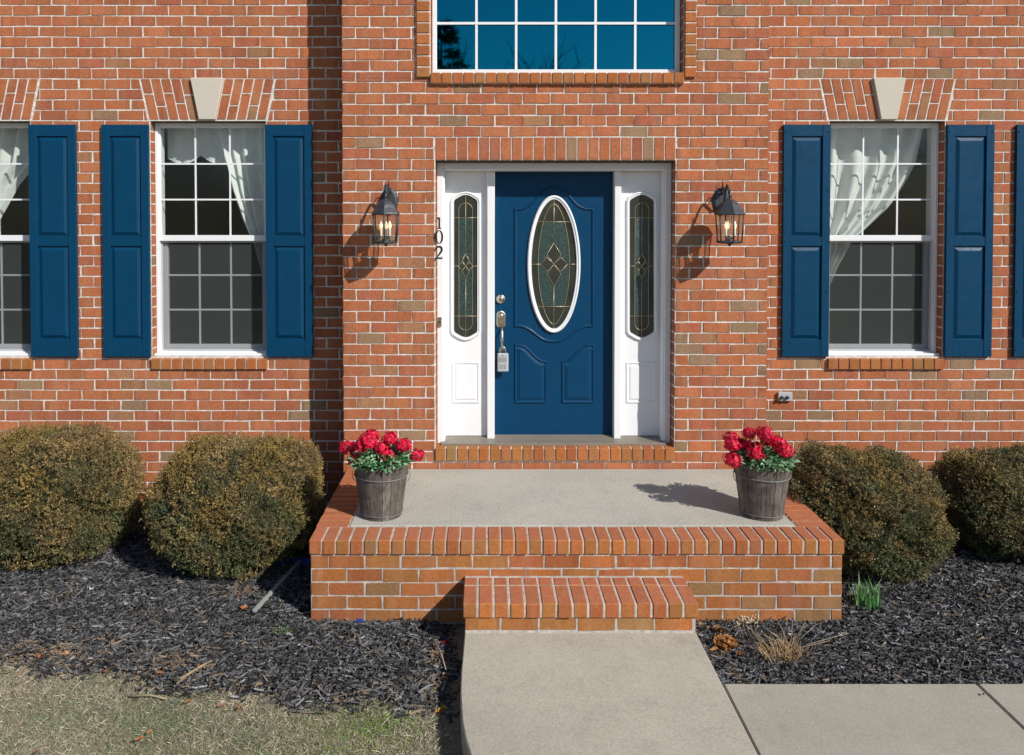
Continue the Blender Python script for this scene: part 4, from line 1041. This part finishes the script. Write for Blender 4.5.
# ------------------------------------------------------------------ clipped shrubs
def shrub(cx, cy, rx, ry, zb, zt, seed, label, bronze, n=19000, e=2.8):
    r = np.random.default_rng(seed); cz = zb + (zt - zb) * .47; rzu = zt - cz; rzd = cz - zb
    t = thing('clipped_shrub', (cx, cy, zb), label, 'shrub', 'clipped shrubs in front of the brick wall')
    ph = r.uniform(0, 6, 8)
    def surf(d):
        d = d / np.linalg.norm(d, axis=1, keepdims=True)
        R3 = (np.abs(d[:, 0]) ** e + np.abs(d[:, 1]) ** e + np.abs(d[:, 2]) ** e) ** (-1 / e)
        lump = 1 + .055 * np.sin(d[:, 0] * 5 + ph[0]) * np.cos(d[:, 1] * 4 + ph[1]) + .035 * np.sin(d[:, 2] * 7 + d[:, 0] * 6 + ph[2]) + .025 * np.sin(d[:, 0] * 15 + d[:, 2] * 13 + ph[3]) + .02 * np.sin(d[:, 1] * 17 - d[:, 2] * 19 + ph[4]) + .02 * np.sin(d[:, 0] * 33 + d[:, 2] * 29 + ph[5])
        p = d * (R3 * lump)[:, None]
        p[:, 0] *= rx; p[:, 1] *= ry; p[:, 2] = np.where(p[:, 2] > 0, p[:, 2] * rzu, p[:, 2] * rzd)
        return p, d
    d = r.normal(0, 1, (n, 3)); d[:, 2] = np.where(d[:, 2] < 0, d[:, 2] * .9, d[:, 2])
    p, dn = surf(d)
    depth = 1 - np.abs(r.normal(0, .06, n)) + .02 + .05 * (r.uniform(size=n) < .05)
    P = p * depth[:, None] + np.array([cx, cy, cz])
    # sprigs: each 6 small leaves around an outward shoot
    K = 6; nn = p / np.array([rx ** 2, ry ** 2, rzu ** 2]); nn /= np.linalg.norm(nn, axis=1, keepdims=True)
    sh = nn + r.normal(0, .5, (n, 3)) + np.array([0, 0, .35]); sh /= np.linalg.norm(sh, axis=1, keepdims=True)
    Vs = []; Cs = []
    nc = 520; cen = r.integers(0, n, nc); cd = ((p[:, None, :] - p[cen][None, :, :]) ** 2).sum(2).argmin(1)
    cl_s = r.uniform(.7, 1.3, nc)[cd]; cl_w = r.normal(0, .28, nc)[cd]
    patch = .5 + .5 * np.sin(p[:, 0] * 5 / rx + ph[6]) * np.cos(p[:, 2] * 4 / rzu + p[:, 1] * 3 + ph[7])
    base_g = np.array([.100, .125, .055]); base_o = np.array([.285, .205, .075]); base_b = np.array([.23, .130, .070])
    shadeL = r.uniform(.6, 1.35, n)
    upw = np.clip(nn[:, 2] * .8 + .35, 0, 1)  # more bronze on upward foliage: sunlit tops worked into the leaf colour
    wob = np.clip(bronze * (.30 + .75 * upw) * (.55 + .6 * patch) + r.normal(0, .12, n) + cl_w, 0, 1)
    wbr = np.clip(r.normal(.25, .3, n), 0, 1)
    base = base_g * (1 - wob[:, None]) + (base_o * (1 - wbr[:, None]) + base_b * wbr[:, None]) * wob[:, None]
    sunlit_gold = np.clip(np.sin(p[:, 0] * 6 / rx + ph[1]) * np.sin(p[:, 2] * 4.5 / rzu + ph[3]) + .15, 0, .6)[:, None] * bronze * .75 * np.clip(nn[:, 2:3] + .35, 0, 1) + .0  # gold fades downward, painting sun on the tops into the leaves
    base = base * (1 - sunlit_gold) + np.array([[.33, .215, .045]]) * sunlit_gold
    base *= (shadeL * cl_s)[:, None]
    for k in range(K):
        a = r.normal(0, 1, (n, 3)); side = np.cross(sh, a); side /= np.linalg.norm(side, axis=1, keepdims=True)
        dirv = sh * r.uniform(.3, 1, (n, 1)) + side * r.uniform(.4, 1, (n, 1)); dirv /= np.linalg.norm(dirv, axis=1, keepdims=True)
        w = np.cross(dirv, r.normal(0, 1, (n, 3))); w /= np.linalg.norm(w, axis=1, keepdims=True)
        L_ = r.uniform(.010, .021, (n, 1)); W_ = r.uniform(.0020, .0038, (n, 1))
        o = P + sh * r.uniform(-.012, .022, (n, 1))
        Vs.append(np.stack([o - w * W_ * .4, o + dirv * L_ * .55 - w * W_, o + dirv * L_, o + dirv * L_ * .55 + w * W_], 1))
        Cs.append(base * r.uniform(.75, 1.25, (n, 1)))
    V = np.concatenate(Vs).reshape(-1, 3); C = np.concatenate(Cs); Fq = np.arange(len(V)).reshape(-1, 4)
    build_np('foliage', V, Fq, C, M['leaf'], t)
    # solid dark foliage core, added so the shrub is not see-through
    nu, nv = 56, 34; dd = []
    for j in range(nv + 1):
        th = math.pi * (j / nv); 
        for i in range(nu):
            a = 2 * math.pi * i / nu; dd.append((math.sin(th) * math.cos(a), math.sin(th) * math.sin(a), math.cos(th)))
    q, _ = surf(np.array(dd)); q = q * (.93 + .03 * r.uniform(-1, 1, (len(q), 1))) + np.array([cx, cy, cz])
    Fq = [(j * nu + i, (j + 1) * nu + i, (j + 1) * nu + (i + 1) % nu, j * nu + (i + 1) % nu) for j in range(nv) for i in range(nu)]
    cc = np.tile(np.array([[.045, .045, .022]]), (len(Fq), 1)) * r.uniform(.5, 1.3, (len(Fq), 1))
    build_np('dark_core', q, Fq, cc, M['bark'], t)
    mb = MB()
    for i in range(7):
        a = r.uniform(0, 6.28); mb.tube([(cx + .04 * math.cos(a), cy + .04 * math.sin(a), G - .03), (cx + .15 * math.cos(a), cy + .15 * math.sin(a), cz - .1)], [.018, .01], 6, 0, (.09, .07, .05))
    mb.build('stem', M['bark'], t)
def place_shrub(pxl, pxr, pyt, pyb, yc, ry, seed, label, bronze, e=2.8):
    pc = (pxl + pxr) / 2; cx = X(pc, yc, 500); rx = (X(pxr, yc, 500) - X(pxl, yc, 500)) / 2 * .97
    zt_ = Z(pyt, yc) - .01; zb = float(bedz(cx, yc)) - .01
    shrub(cx, yc, rx, ry, zb, zt_, seed, label, bronze, e=e)
place_shrub(-38, 127, 435, 560, 5.40, .46, 1, 'clipped bronze-green shrub cut by the left edge of the photo', 1.15, 3.1)
place_shrub(158, 318, 443, 577, 5.30, .50, 2, 'rounded bronze-green shrub just left of the stoop', 1.1)
place_shrub(788, 932, 454, 573, 5.26, .48, 3, 'rounded dark green shrub just right of the stoop', .75)
place_shrub(942, 1104, 455, 566, 5.44, .44, 4, 'dark green shrub cut by the right edge of the photo', .65)

# ------------------------------------------------------------------ mulch chips
def inside_ok(x, y):
    stoop = (x > SX_0 + .015) & (x < SX_1 - .015) & (y > YF + .015)
    walk = (x > XWL - .012) & (x < XWR + .012)
    return ~stoop & ~walk
def chips(name, xa, xb, ya, yb, n, seed, filt, label):
    r = np.random.default_rng(seed)
    x = r.uniform(xa, xb, n); y = r.uniform(ya, yb, n); ok = inside_ok(x, y) & filt(x, y, r); x = x[ok]; y = y[ok]; n = len(x)
    z = bedz(x, y) + r.uniform(-.012, .014, n)
    L_ = r.gamma(3.2, .0115, n).clip(.012, .12) / 2; Wd = r.gamma(2.5, .0014, n).clip(.0012, .008); T = r.uniform(.0015, .004, n)
    a = r.uniform(0, 2 * np.pi, n) ; a = np.where(r.uniform(size=n) < .45, r.normal(.15, .45, n), a); ti = r.normal(0, .30, n); ro = r.normal(0, .5, n)
    u = np.stack([np.cos(a) * np.cos(ti), np.sin(a) * np.cos(ti), np.sin(ti)], 1)
    s = np.stack([-np.sin(a), np.cos(a), np.zeros(n)], 1); up = np.cross(u, s)
    s2 = s * np.cos(ro)[:, None] + up * np.sin(ro)[:, None]; up2 = np.cross(u, s2)
    c = np.stack([x, y, z], 1); bend = r.normal(0, .0035, (n, 1))
    tp = r.uniform(.3, 1, (n, 1))
    Vv = []
    for e, wf, b in ((-1, tp, -1), (0, 1, 1), (1, r.uniform(.2, .9, (n, 1)), -1)):
        m = c + u * (L_[:, None] * e) + s2 * bend * b * 2
        Vv += [m - s2 * (Wd[:, None] * wf), m - s2 * (Wd[:, None] * wf * .6) + up2 * T[:, None] * 2, m + s2 * (Wd[:, None] * wf * .6) + up2 * T[:, None] * 2, m + s2 * (Wd[:, None] * wf)]
    V = np.stack(Vv, 1)
    fs = np.array([(0, 4, 5, 1), (1, 5, 6, 2), (2, 6, 7, 3), (4, 8, 9, 5), (5, 9, 10, 6), (6, 10, 11, 7)])
    Fq = (np.arange(n)[:, None, None] * 12 + fs[None]).reshape(-1, 4)
    g = r.gamma(1.5, .036, n).clip(.006, .32) + .009  # pale greys among the black chips stand in for sun highlights
    g = g * 1.2; col = np.stack([g, g * 1.0, g * 1.03], 1)
    tan = r.uniform(size=n); 
    near = np.clip(.05 + .55 * np.exp(-((x + 2.35) / .28) ** 2 - ((y - 4.12) / .10) ** 2) * (x < 0) + .5 * np.exp(-((x + 1.65) / .14) ** 2 - ((y - 4.08) / .10) ** 2) * (x < 0) + .28 * np.exp(-((x - XWL + .08) / .10) ** 2) * (y < 4.4) + .10 * np.clip(1 - (y - edgeY(x)) / .18, 0, 1) * (x < 0) + .08 * np.exp(-((x - 1.35) / .2) ** 2) * (x > 1), 0, .6)
    k = r.uniform(.6, 1.3, n)[:, None]
    col = np.where((tan < near)[:, None], np.array([[.20, .15, .105]]) * k, col)
    C = np.repeat(col, 6, 0)
    o = build_np(name, V.reshape(-1, 3), Fq, C, M['chipm'], org=((xa + xb) / 2, (ya + yb) / 2, G)); tag(o, label, 'mulch', kind='stuff')
def fl_(x, y, r): 
    e = edgeY(x) + .03 * np.sin(x * 9) + .02 * np.sin(x * 23 + 1); return y > e - np.abs(r.normal(0, .05, len(x)))
chips('mulch_chips', -4.6, XWL, 3.5, 5.98, 76000, 21, fl_, 'black shredded bark mulch in the bed left of the walk and stoop')
chips('mulch_chips', XWR, 5.2, YP + .012, 5.98, 60000, 22, lambda x, y, r: np.ones(len(x), bool), 'black shredded bark mulch in the bed right of the stoop')

# ------------------------------------------------------------------ winter grass
r = np.random.default_rng(31); n = 230000
x = r.uniform(-3.9, -.02, n); y = r.uniform(2.1, 4.2, n)
walkx = np.interp(-y, [-p[1] for p in lft], [p[0] for p in lft])
ok = (y < edgeY(x) + .02 * np.sin(x * 9) + r.normal(0, .035, n)) & (x < walkx - .04 - np.abs(r.normal(0, .03, n))); x = x[ok]; y = y[ok]; n = len(x)
pt = .5 + .5 * np.sin(x * 2.3 + 1.2 + .8 * np.sin(y * 4)) * np.cos(y * 3.1 + x * 1.1); pt2 = .5 + .5 * np.sin(x * 7.1 + y * 5.3) * np.sin(y * 9.1 - x * 4.4)
green = np.clip(.15 + .75 * pt * pt2 + .12 * np.exp(-((x + 1.9) / .5) ** 2) + .25 * np.exp(-((x + .55) / .28) ** 2 - ((y - 3.58) / .12) ** 2) * 2.2 + .3 * np.exp(-((x + .75) / .16) ** 2 - ((y - 3.35) / .16) ** 2), 0, .85)
isg = r.uniform(size=n) < green
h = r.uniform(.008, .022, n); a = r.uniform(0, 2 * np.pi, n); ln = r.normal(0, 1.0, n) * h * 1.1; w = r.uniform(.0006, .0013, n)
b0 = np.stack([x, y, np.full(n, G - .022)], 1); dv = np.stack([np.cos(a), np.sin(a), np.zeros(n)], 1); sv = np.stack([-np.sin(a), np.cos(a), np.zeros(n)], 1)
V = np.stack([b0 - sv * w[:, None], b0 + sv * w[:, None], b0 + dv * (ln * .45)[:, None] + sv * (w * .8)[:, None] + np.array([0, 0, 1]) * (h * .65)[:, None], b0 + dv * ln[:, None] + np.array([0, 0, 1]) * h[:, None]], 1)
k = r.uniform(.7, 1.25, (n, 1))
brt = np.array([[.20, .32, .07]]); dul = np.array([[.24, .28, .16]]); tn = np.array([[.52, .46, .35]]); tn2 = np.array([[.43, .36, .27]])
vivid = (np.exp(-((x + .55) / .25) ** 2 - ((y - 3.5) / .22) ** 2) + .8 * np.exp(-((x + 1.4) / .3) ** 2 - ((y - 3.3) / .08) ** 2) > r.uniform(size=n))[:, None]
C = np.where(isg[:, None], np.where(vivid, brt, dul), np.where((r.uniform(size=n) < .6)[:, None], tn, tn2)) * k
o = build_np('lawn_grass', V.reshape(-1, 3), np.arange(n * 4).reshape(-1, 4), C, M['blade'], org=(-2, 3.2, G)); tag(o, 'dormant tan and green lawn grass in front of the left bed', 'grass', kind='stuff')

# ------------------------------------------------------------------ small plants and litter
def gp(px, py, z=None):
    z = G + .01 if z is None else z; y = Yat(py, z); return W(px, py, y)[0], y
def blades(name, px, py, n, spread, hmin, hmax, wd, cols, lean, seed, label, cat, mat='blade', curve=.4):
    x, y = gp(px, py); r = np.random.default_rng(seed); V = []; Fq = []; C = []; z0 = float(bedz(x, y)) - .01
    for i in range(n):
        a = r.uniform(0, 6.28); q = spread * math.sqrt(r.uniform()); bx, by = x + q * math.cos(a), y + q * .7 * math.sin(a)
        h = r.uniform(hmin, hmax); la = r.uniform(0, 6.28) if lean > .3 else a; ll = lean * h * r.uniform(.3, 1); dx, dy = math.cos(la) * ll, math.sin(la) * ll
        sa = r.uniform(0, 3.14); sx_, sy_ = math.cos(sa) * wd / 2, math.sin(sa) * wd / 2 * .5; k = r.uniform(.7, 1.3); c = cols[r.integers(len(cols))]; c = tuple(v * k for v in c)
        S = 4; pv = None
        for s in range(S + 1):
            t = s / S; px2, py2, pz2 = bx + dx * t ** (1 + curve), by + dy * t ** (1 + curve), z0 + h * (t - .25 * lean * t * t); wv = (1 - t ** 2) * .9 + .08
            V += [(px2 - sx_ * wv, py2 - sy_ * wv, pz2), (px2 + sx_ * wv, py2 + sy_ * wv, pz2)]
            if s: m = len(V); Fq.append((m - 4, m - 3, m - 1, m - 2)); C.append(c)
    o = build_np(name, V, Fq, C, M[mat], org=(x, y, z0)); tag(o, label, cat); return o
blades('bulb_shoots', 866, 607, 75, .080, .10, .21, .013, [(.13, .32, .09), (.09, .25, .07), (.28, .44, .20)], .35, 1, 'green bulb shoots coming up beside the right corner of the stoop', 'plant')
blades('dry_ornamental_grass', 784, 662, 330, .12, .04, .15, .005, [(.36, .23, .11), (.30, .17, .08), (.45, .34, .20)], 1.1, 2, 'clump of dead tan grass in front of the stoop right of the walk', 'dead plant', 'dry')
blades('small_weed', 286, 629, 240, .065, .015, .04, .007, [(.20, .33, .10), (.15, .27, .08)], 1.2, 3, 'small green weed in the black mulch left of the stoop', 'weed')
blades('dead_weed', 240, 592, 190, .10, .015, .06, .006, [(.36, .24, .15), (.42, .20, .09)], 1.2, 4, 'dried brown weed in the mulch in front of the shrub left of the stoop', 'dead plant', 'dry')
# dry seed heads and long stems by the dead grass
x, y = gp(745, 645); mb = MB(); z0 = float(bedz(x, y)); r2 = random.Random(3)
for i in range(5):
    mb.tube([(x + .03 * i, y, z0), (x + .02 * i - .02, y + .01, z0 + .07), (x - .04 + .022 * i, y, z0 + .13)], .0013, 5, 0, (.42, .33, .22))
    for j in range(16):
        c = (x - .04 + .022 * i + r2.gauss(0, .016), y + r2.gauss(0, .012), z0 + .135 + r2.gauss(0, .010)); mb.lathe([(0, -.006), (.006, 0), (0, .006)], c, 5, 0, (.55, .44, .30))
o = mb.build('dried_seed_head', M['dry'], org=(x, y, z0)); tag(o, 'pale dried seed heads standing against the stoop right of the step', 'dead plant')
x, y = gp(790, 655); mb = MB(); z0 = float(bedz(x, y))
for ex, ez in ((-.10, .22), (.0, .19), (.07, .18), (.13, .17), (.26, .11), (.2, .08), (-.16, .16)):
    mb.tube([(x + r2.uniform(-.03, .03), y, z0), (x + ex * .5, y - .02, z0 + ez * .6), (x + ex, y - .03, z0 + ez)], [.002, .0018, .0010], 5, 0, (.42, .34, .26))
o = mb.build('dry_stems', M['dry'], org=(x, y, z0)); tag(o, 'thin pale stems rising out of the dead tan grass clump', 'dead plant')

def leafobj(px, py, size, ang, col, label, group='fallen autumn leaves', z=None, n=1):
    x, y = gp(px, py); z0 = (float(bedz(x, y)) + .012) if z is None else z; r = random.Random(int(px * 7 + py)); V = []; Fq = []; C = []
    mb = MB()
    for q in range(n):
        ox, oy = (0, 0) if n == 1 else (r.gauss(0, size * .7), r.gauss(0, size * .5)); an = ang + (0 if n == 1 else r.uniform(0, 6))
        lob = 9; ring = []
        for i in range(lob * 2):
            a = i * math.pi / lob; rr_ = size * (.5 if i % 2 else 1) * (1 - .35 * abs(math.sin(a))) * r.uniform(.8, 1.15)
            lx_, ly_ = rr_ * math.cos(a), rr_ * .7 * math.sin(a)
            ring.append((x + ox + lx_ * math.cos(an) - ly_ * math.sin(an), y + oy + lx_ * math.sin(an) + ly_ * math.cos(an), z0 + q * (.003 if n < 12 else .0008) + abs(math.sin(a)) * size * .25 + r.uniform(0, .006)))
        c0 = (x + ox, y + oy, z0 + q * (.003 if n < 12 else .0008)); k = r.uniform(.75, 1.2); m = len(ring)
        mb.mesh([c0] + ring, [(0, 1 + i, 1 + (i + 1) % m) for i in range(m)], 0, tuple(v * k for v in col))
    o = mb.build('fallen_leaf' if n == 1 else 'leaf_pile', M['dry'], org=(x, y, z0)); tag(o, label, 'leaf' if n == 1 else 'leaves', group); return o
OR = (.30, .13, .065); TN = (.34, .24, .15); YL_ = (.50, .28, .07)
leafobj(727, 652, .044, .3, (.42, .20, .07), 'pile of orange leaves in the mulch right of the walk', n=42, group=None)
leafobj(664, 638, .018, .3, (.10, .07, .05), 'small dark leaf on the walk in front of the brick step', group=None, z=ZWALK + .004)
leafobj(983, 717, .014, .9, (.10, .07, .05), 'tiny dark leaf on the side path near the right edge', group=None, z=ZWALK + .003)
leafobj(701, 627, .03, .9, YL_, 'yellow leaf caught between the step and the stoop')
leafobj(716, 633, .030, .9, (.36, .19, .08), 'brown leaves gathered behind the orange leaf pile', n=12, group=None)
leafobj(741, 663, .022, .2, OR, 'small orange leaves at the foot of the dead grass', n=5, group=None)
leafobj(910, 576, .030, .2, (.46, .22, .08), 'orange leaves at the foot of the shrub right of the stoop', n=4, group=None)
leafobj(245, 608, .030, .2, (.50, .20, .09), 'orange leaves in the mulch beside the grey board', n=5, group=None)
leafobj(40, 657, .040, 2.0, OR, 'rust leaf on the mulch near the left edge of the photo')
leafobj(65, 656, .040, .1, (.42, .22, .11), 'tan leaf in the mulch right of the rust leaf at the left edge')
leafobj(141, 669, .035, 2.5, TN, 'curled tan leaf at the edge of the lawn left of centre')
leafobj(160, 674, .03, .1, OR, 'rust leaf lying at the lawn edge beside a curled tan leaf')
leafobj(107, 672, .022, 1.1, OR, 'small rust leaf in the lawn edge below the left shrub')
leafobj(188, 702, .026, .5, OR, 'rust leaf on the lawn below the shrub nearest the stoop', z=G + .01)
leafobj(222, 706, .022, .5, (.36, .17, .10), 'brown leaf on the lawn right of a rust leaf', z=G + .01)
leafobj(240, 708, .026, 1.5, (.40, .2, .06), 'golden leaf on the lawn above the greener patch', z=G + .01)
leafobj(140, 740, .032, .7, OR, 'largest orange leaf lying on the lawn', z=G + .012)
leafobj(150, 734, .024, 1.1, (.5, .22, .10), 'narrow orange leaf touching the largest leaf on the lawn', z=G + .016)
leafobj(37, 752, .020, .7, OR, 'small orange leaf at the bottom left of the lawn', z=G + .01)
leafobj(441, 706, .03, .4, YL_, 'golden leaves in the lawn beside the walk', n=4, group=None)
leafobj(445, 676, .02, .4, TN, 'tan leaves collected along the left edge of the walk', n=8, group=None)
leafobj(446, 640, .018, .4, (.5, .01, .04), 'red petals in the shade beside the brick step', n=3, group=None)
leafobj(432, 655, .02, .4, TN, 'dry leaves in the mulch left of the walk', n=9, group=None)
# sticks
def stick(name, a, b, rad, col, label, cat='stick', za=.02, zb_=.02, mat='dry'):
    xa, ya = gp(*a); xb, yb = gp(*b); mb = MB(); za += G; zb_ += G
    m_ = ((xa + xb) / 2 + .01, (ya + yb) / 2 + .012, (za + zb_) / 2 + .004)
    mb.tube([(xa, ya, za), m_, (xb, yb, zb_)], [rad, rad * .9, rad * .6], 6, 0, col); o = mb.build(name, M[mat], org=m_); tag(o, label, cat)
stick('stick', (180, 681), (212, 664), .007, (.36, .26, .15), 'pale stick pointing from the mulch to the lawn on the left', zb_=.03)
stick('stick', (130, 694), (167, 697), .006, (.34, .29, .18), 'short pale stick lying flat on the lawn', za=.0, zb_=.0)
stick('stick', (432, 640), (446, 672), .004, (.40, .34, .25), 'thin pale twig beside the walk')
stick('stick', (968, 560), (1003, 578), .004, (.30, .26, .20), 'thin twig under the shrub at the right edge')
stick('stick', (418, 694), (434, 686), .006, (.22, .22, .23), 'grey wood splinter at the lawn edge near the walk')
stick('stick', (944, 644), (985, 650), .004, (.32, .26, .2), 'thin brown twig near the right side path')
# grey board leading to a blue spout end
xa, ya = gp(254, 612); xb, yb = gp(300, 565); mb = MB(); d = Vector((xb - xa, yb - ya)).normalized(); s = Vector((-d.y, d.x)) * .013
mb.hexa([(xa - s.x, ya - s.y, G + .005), (xa + s.x, ya + s.y, G + .005), (xb + s.x, yb + s.y, G + .02), (xb - s.x, yb - s.y, G + .02)],
        [(xa - s.x, ya - s.y, G + .025), (xa + s.x, ya + s.y, G + .025), (xb + s.x, yb + s.y, G + .045), (xb - s.x, yb - s.y, G + .045)])
o = mb.build('edging_strip', M['plank'], org=((xa + xb) / 2, (ya + yb) / 2, G), bevel=.003); tag(o, 'grey plastic strip lying diagonally in the mulch left of the stoop', 'strip')
x, y = gp(296, 565); mb = MB()
vs = []; n = 12
for i in range(n + 1):
    t = i / n
    for (dy, dz) in ((0, .03), (-.05, .012), (-.055, .006), (0, 0)):
        vs.append((x - .14 + .24 * t, y + dy + .02 * math.sin(t * 3), G + .02 + dz + .01 * math.sin(t * 9)))
fs = [(i * 4 + j, i * 4 + (j + 1) % 4, (i + 1) * 4 + (j + 1) % 4, (i + 1) * 4 + j) for i in range(n) for j in range(4)] + [(0, 3, 2, 1), (n * 4, n * 4 + 1, n * 4 + 2, n * 4 + 3)]
mb.mesh(vs, fs); o = mb.build('garden_trowel_sheath', M['bluep'], org=(x, y, G), bevel=.003); o.name = 'blue_plastic_scrap'
tag(o, 'blue plastic scrap in the shade between the left shrub and the stoop', 'plastic')
x, y = gp(359, 622); mb = MB(); mb.mesh([(x - .02, y, G + .012), (x + .018, y - .012, G + .014), (x + .022, y + .008, G + .024), (x - .012, y + .016, G + .022), (x - .02, y, G + .009), (x + .018, y - .012, G + .011), (x + .022, y + .008, G + .021), (x - .012, y + .016, G + .019)], [(0, 1, 2, 3), (7, 6, 5, 4), (0, 4, 5, 1), (1, 5, 6, 2), (2, 6, 7, 3), (3, 7, 4, 0)])
o = mb.build('blue_wrapper', M['bluep'], org=(x, y, G)); tag(o, 'tiny blue wrapper at the foot of the stoop wall', 'wrapper')

# ------------------------------------------------------------------ trees across the street (mirrored in the upper window)
def bare_tree(x, y, h, seed, label, dark=(.05, .042, .035)):
    r = random.Random(seed); t = thing('bare_tree', (x, y, G), label, 'tree', 'bare trees across the street'); tr = MB(); cr = MB()
    def grow(mb, p, d, L_, rad, lev):
        pts = [p]; q = Vector(p); dd = Vector(d)
        for s in range(4):
            dd = (dd + Vector((r.gauss(0, .10), r.gauss(0, .10), .03))).normalized(); q = q + dd * L_ / 4; pts.append(tuple(q))
            if lev < 3 and s >= 1:
                for _ in range(2 if lev < 3 else 1):
                    a = r.uniform(0, 6.28); e = (dd * .75 + Vector((math.cos(a), math.sin(a), .15)) * .62).normalized()
                    grow(cr, tuple(q), e, L_ * r.uniform(.5, .7), rad * .5, lev + 1)
        mb.tube(pts, [rad * (1 - .16 * i) for i in range(5)], 5 if lev > 1 else 8, 0, dark)
    grow(tr, (x, y, G), (0, 0, 1), h * .55, h * .013, 0)
    tr.build('trunk', M['bark'], t); cr.build('crown', M['bark'], t)
bare_tree(1.4, -24, 10.2, 5, 'tall bare tree across the street opposite the door')
bare_tree(4.6, -27, 9.8, 9, 'bare tree across the street right of the door')
bare_tree(-.3, -29, 11.0, 14, 'bare tree across the street beside the evergreen')
t = thing('evergreen_tree', (-1.9, -22, G), 'tall dark evergreen across the street seen in the upper window', 'tree')
mb = MB(); mb.tube([(-1.9, -22, G), (-1.9, -22, 6), (-1.9, -22, 10.4)], [.22, .12, .02], 8, 0, (.06, .045, .035)); mb.build('trunk', M['bark'], t)
r = np.random.default_rng(4); V = []; Fq = []; C = []
for i in range(150):
    z = r.uniform(.6, 10.3); L_ = (10.9 - z) * .36 * r.uniform(.6, 1.1) + .2; a = r.uniform(0, 6.28); ux, uy = math.cos(a), math.sin(a)
    for j in range(60):
        s_ = r.uniform(.1, 1) * L_; p = np.array([-1.9 + ux * s_, -22 + uy * s_, z + .25 * s_ - .10 * s_ ** 2 + r.normal(0, .05)]); q = r.normal(0, 1, 3) * .10 + np.array([ux, uy, .2]) * .16; w_ = np.cross(q, r.normal(0, 1, 3)); w_ = w_ / np.linalg.norm(w_) * .035
        m = len(V); V += [p - w_, p + w_, p + q + w_ * .3, p + q - w_ * .3]; Fq.append((m, m + 1, m + 2, m + 3)); k = r.uniform(.6, 1.3); C.append((.035 * k, .06 * k, .025 * k))
build_np('crown', V, Fq, C, M['leaf'], t)

# far wood closing the view beyond the street: one mass nobody could count
r = np.random.default_rng(77); n = 75000
x = r.uniform(-75, 75, n); top = 9.5 + 2.2 * np.sin(x * .13 + 1) + 1.4 * np.sin(x * .37) + 1.0 * np.sin(x * .9 + 2); z = G + top * r.uniform(0, 1, n) ** .8; y = -62 + r.normal(0, 2.5, n)
c = np.stack([x, y, z], 1); u = r.normal(0, 1, (n, 3)); u /= np.linalg.norm(u, axis=1, keepdims=True); v = np.cross(u, r.normal(0, 1, (n, 3))); v /= np.linalg.norm(v, axis=1, keepdims=True); sz = r.uniform(.10, .30, (n, 1))
V = np.stack([c - u * sz, c - v * sz * .5, c + u * sz, c + v * sz * .5], 1); k = r.uniform(.5, 1.4, (n, 1))
C = np.where((r.uniform(size=n) < .6)[:, None], np.array([[.055, .085, .035]]), np.array([[.10, .085, .05]])) * k
o = build_np('far_wood', V.reshape(-1, 3), np.arange(n * 4).reshape(-1, 4), C, M['leaf'], org=(0, -62, G)); tag(o, 'dense far wood beyond the street, mirrored dark green in the lower windows', 'wood', kind='stuff')
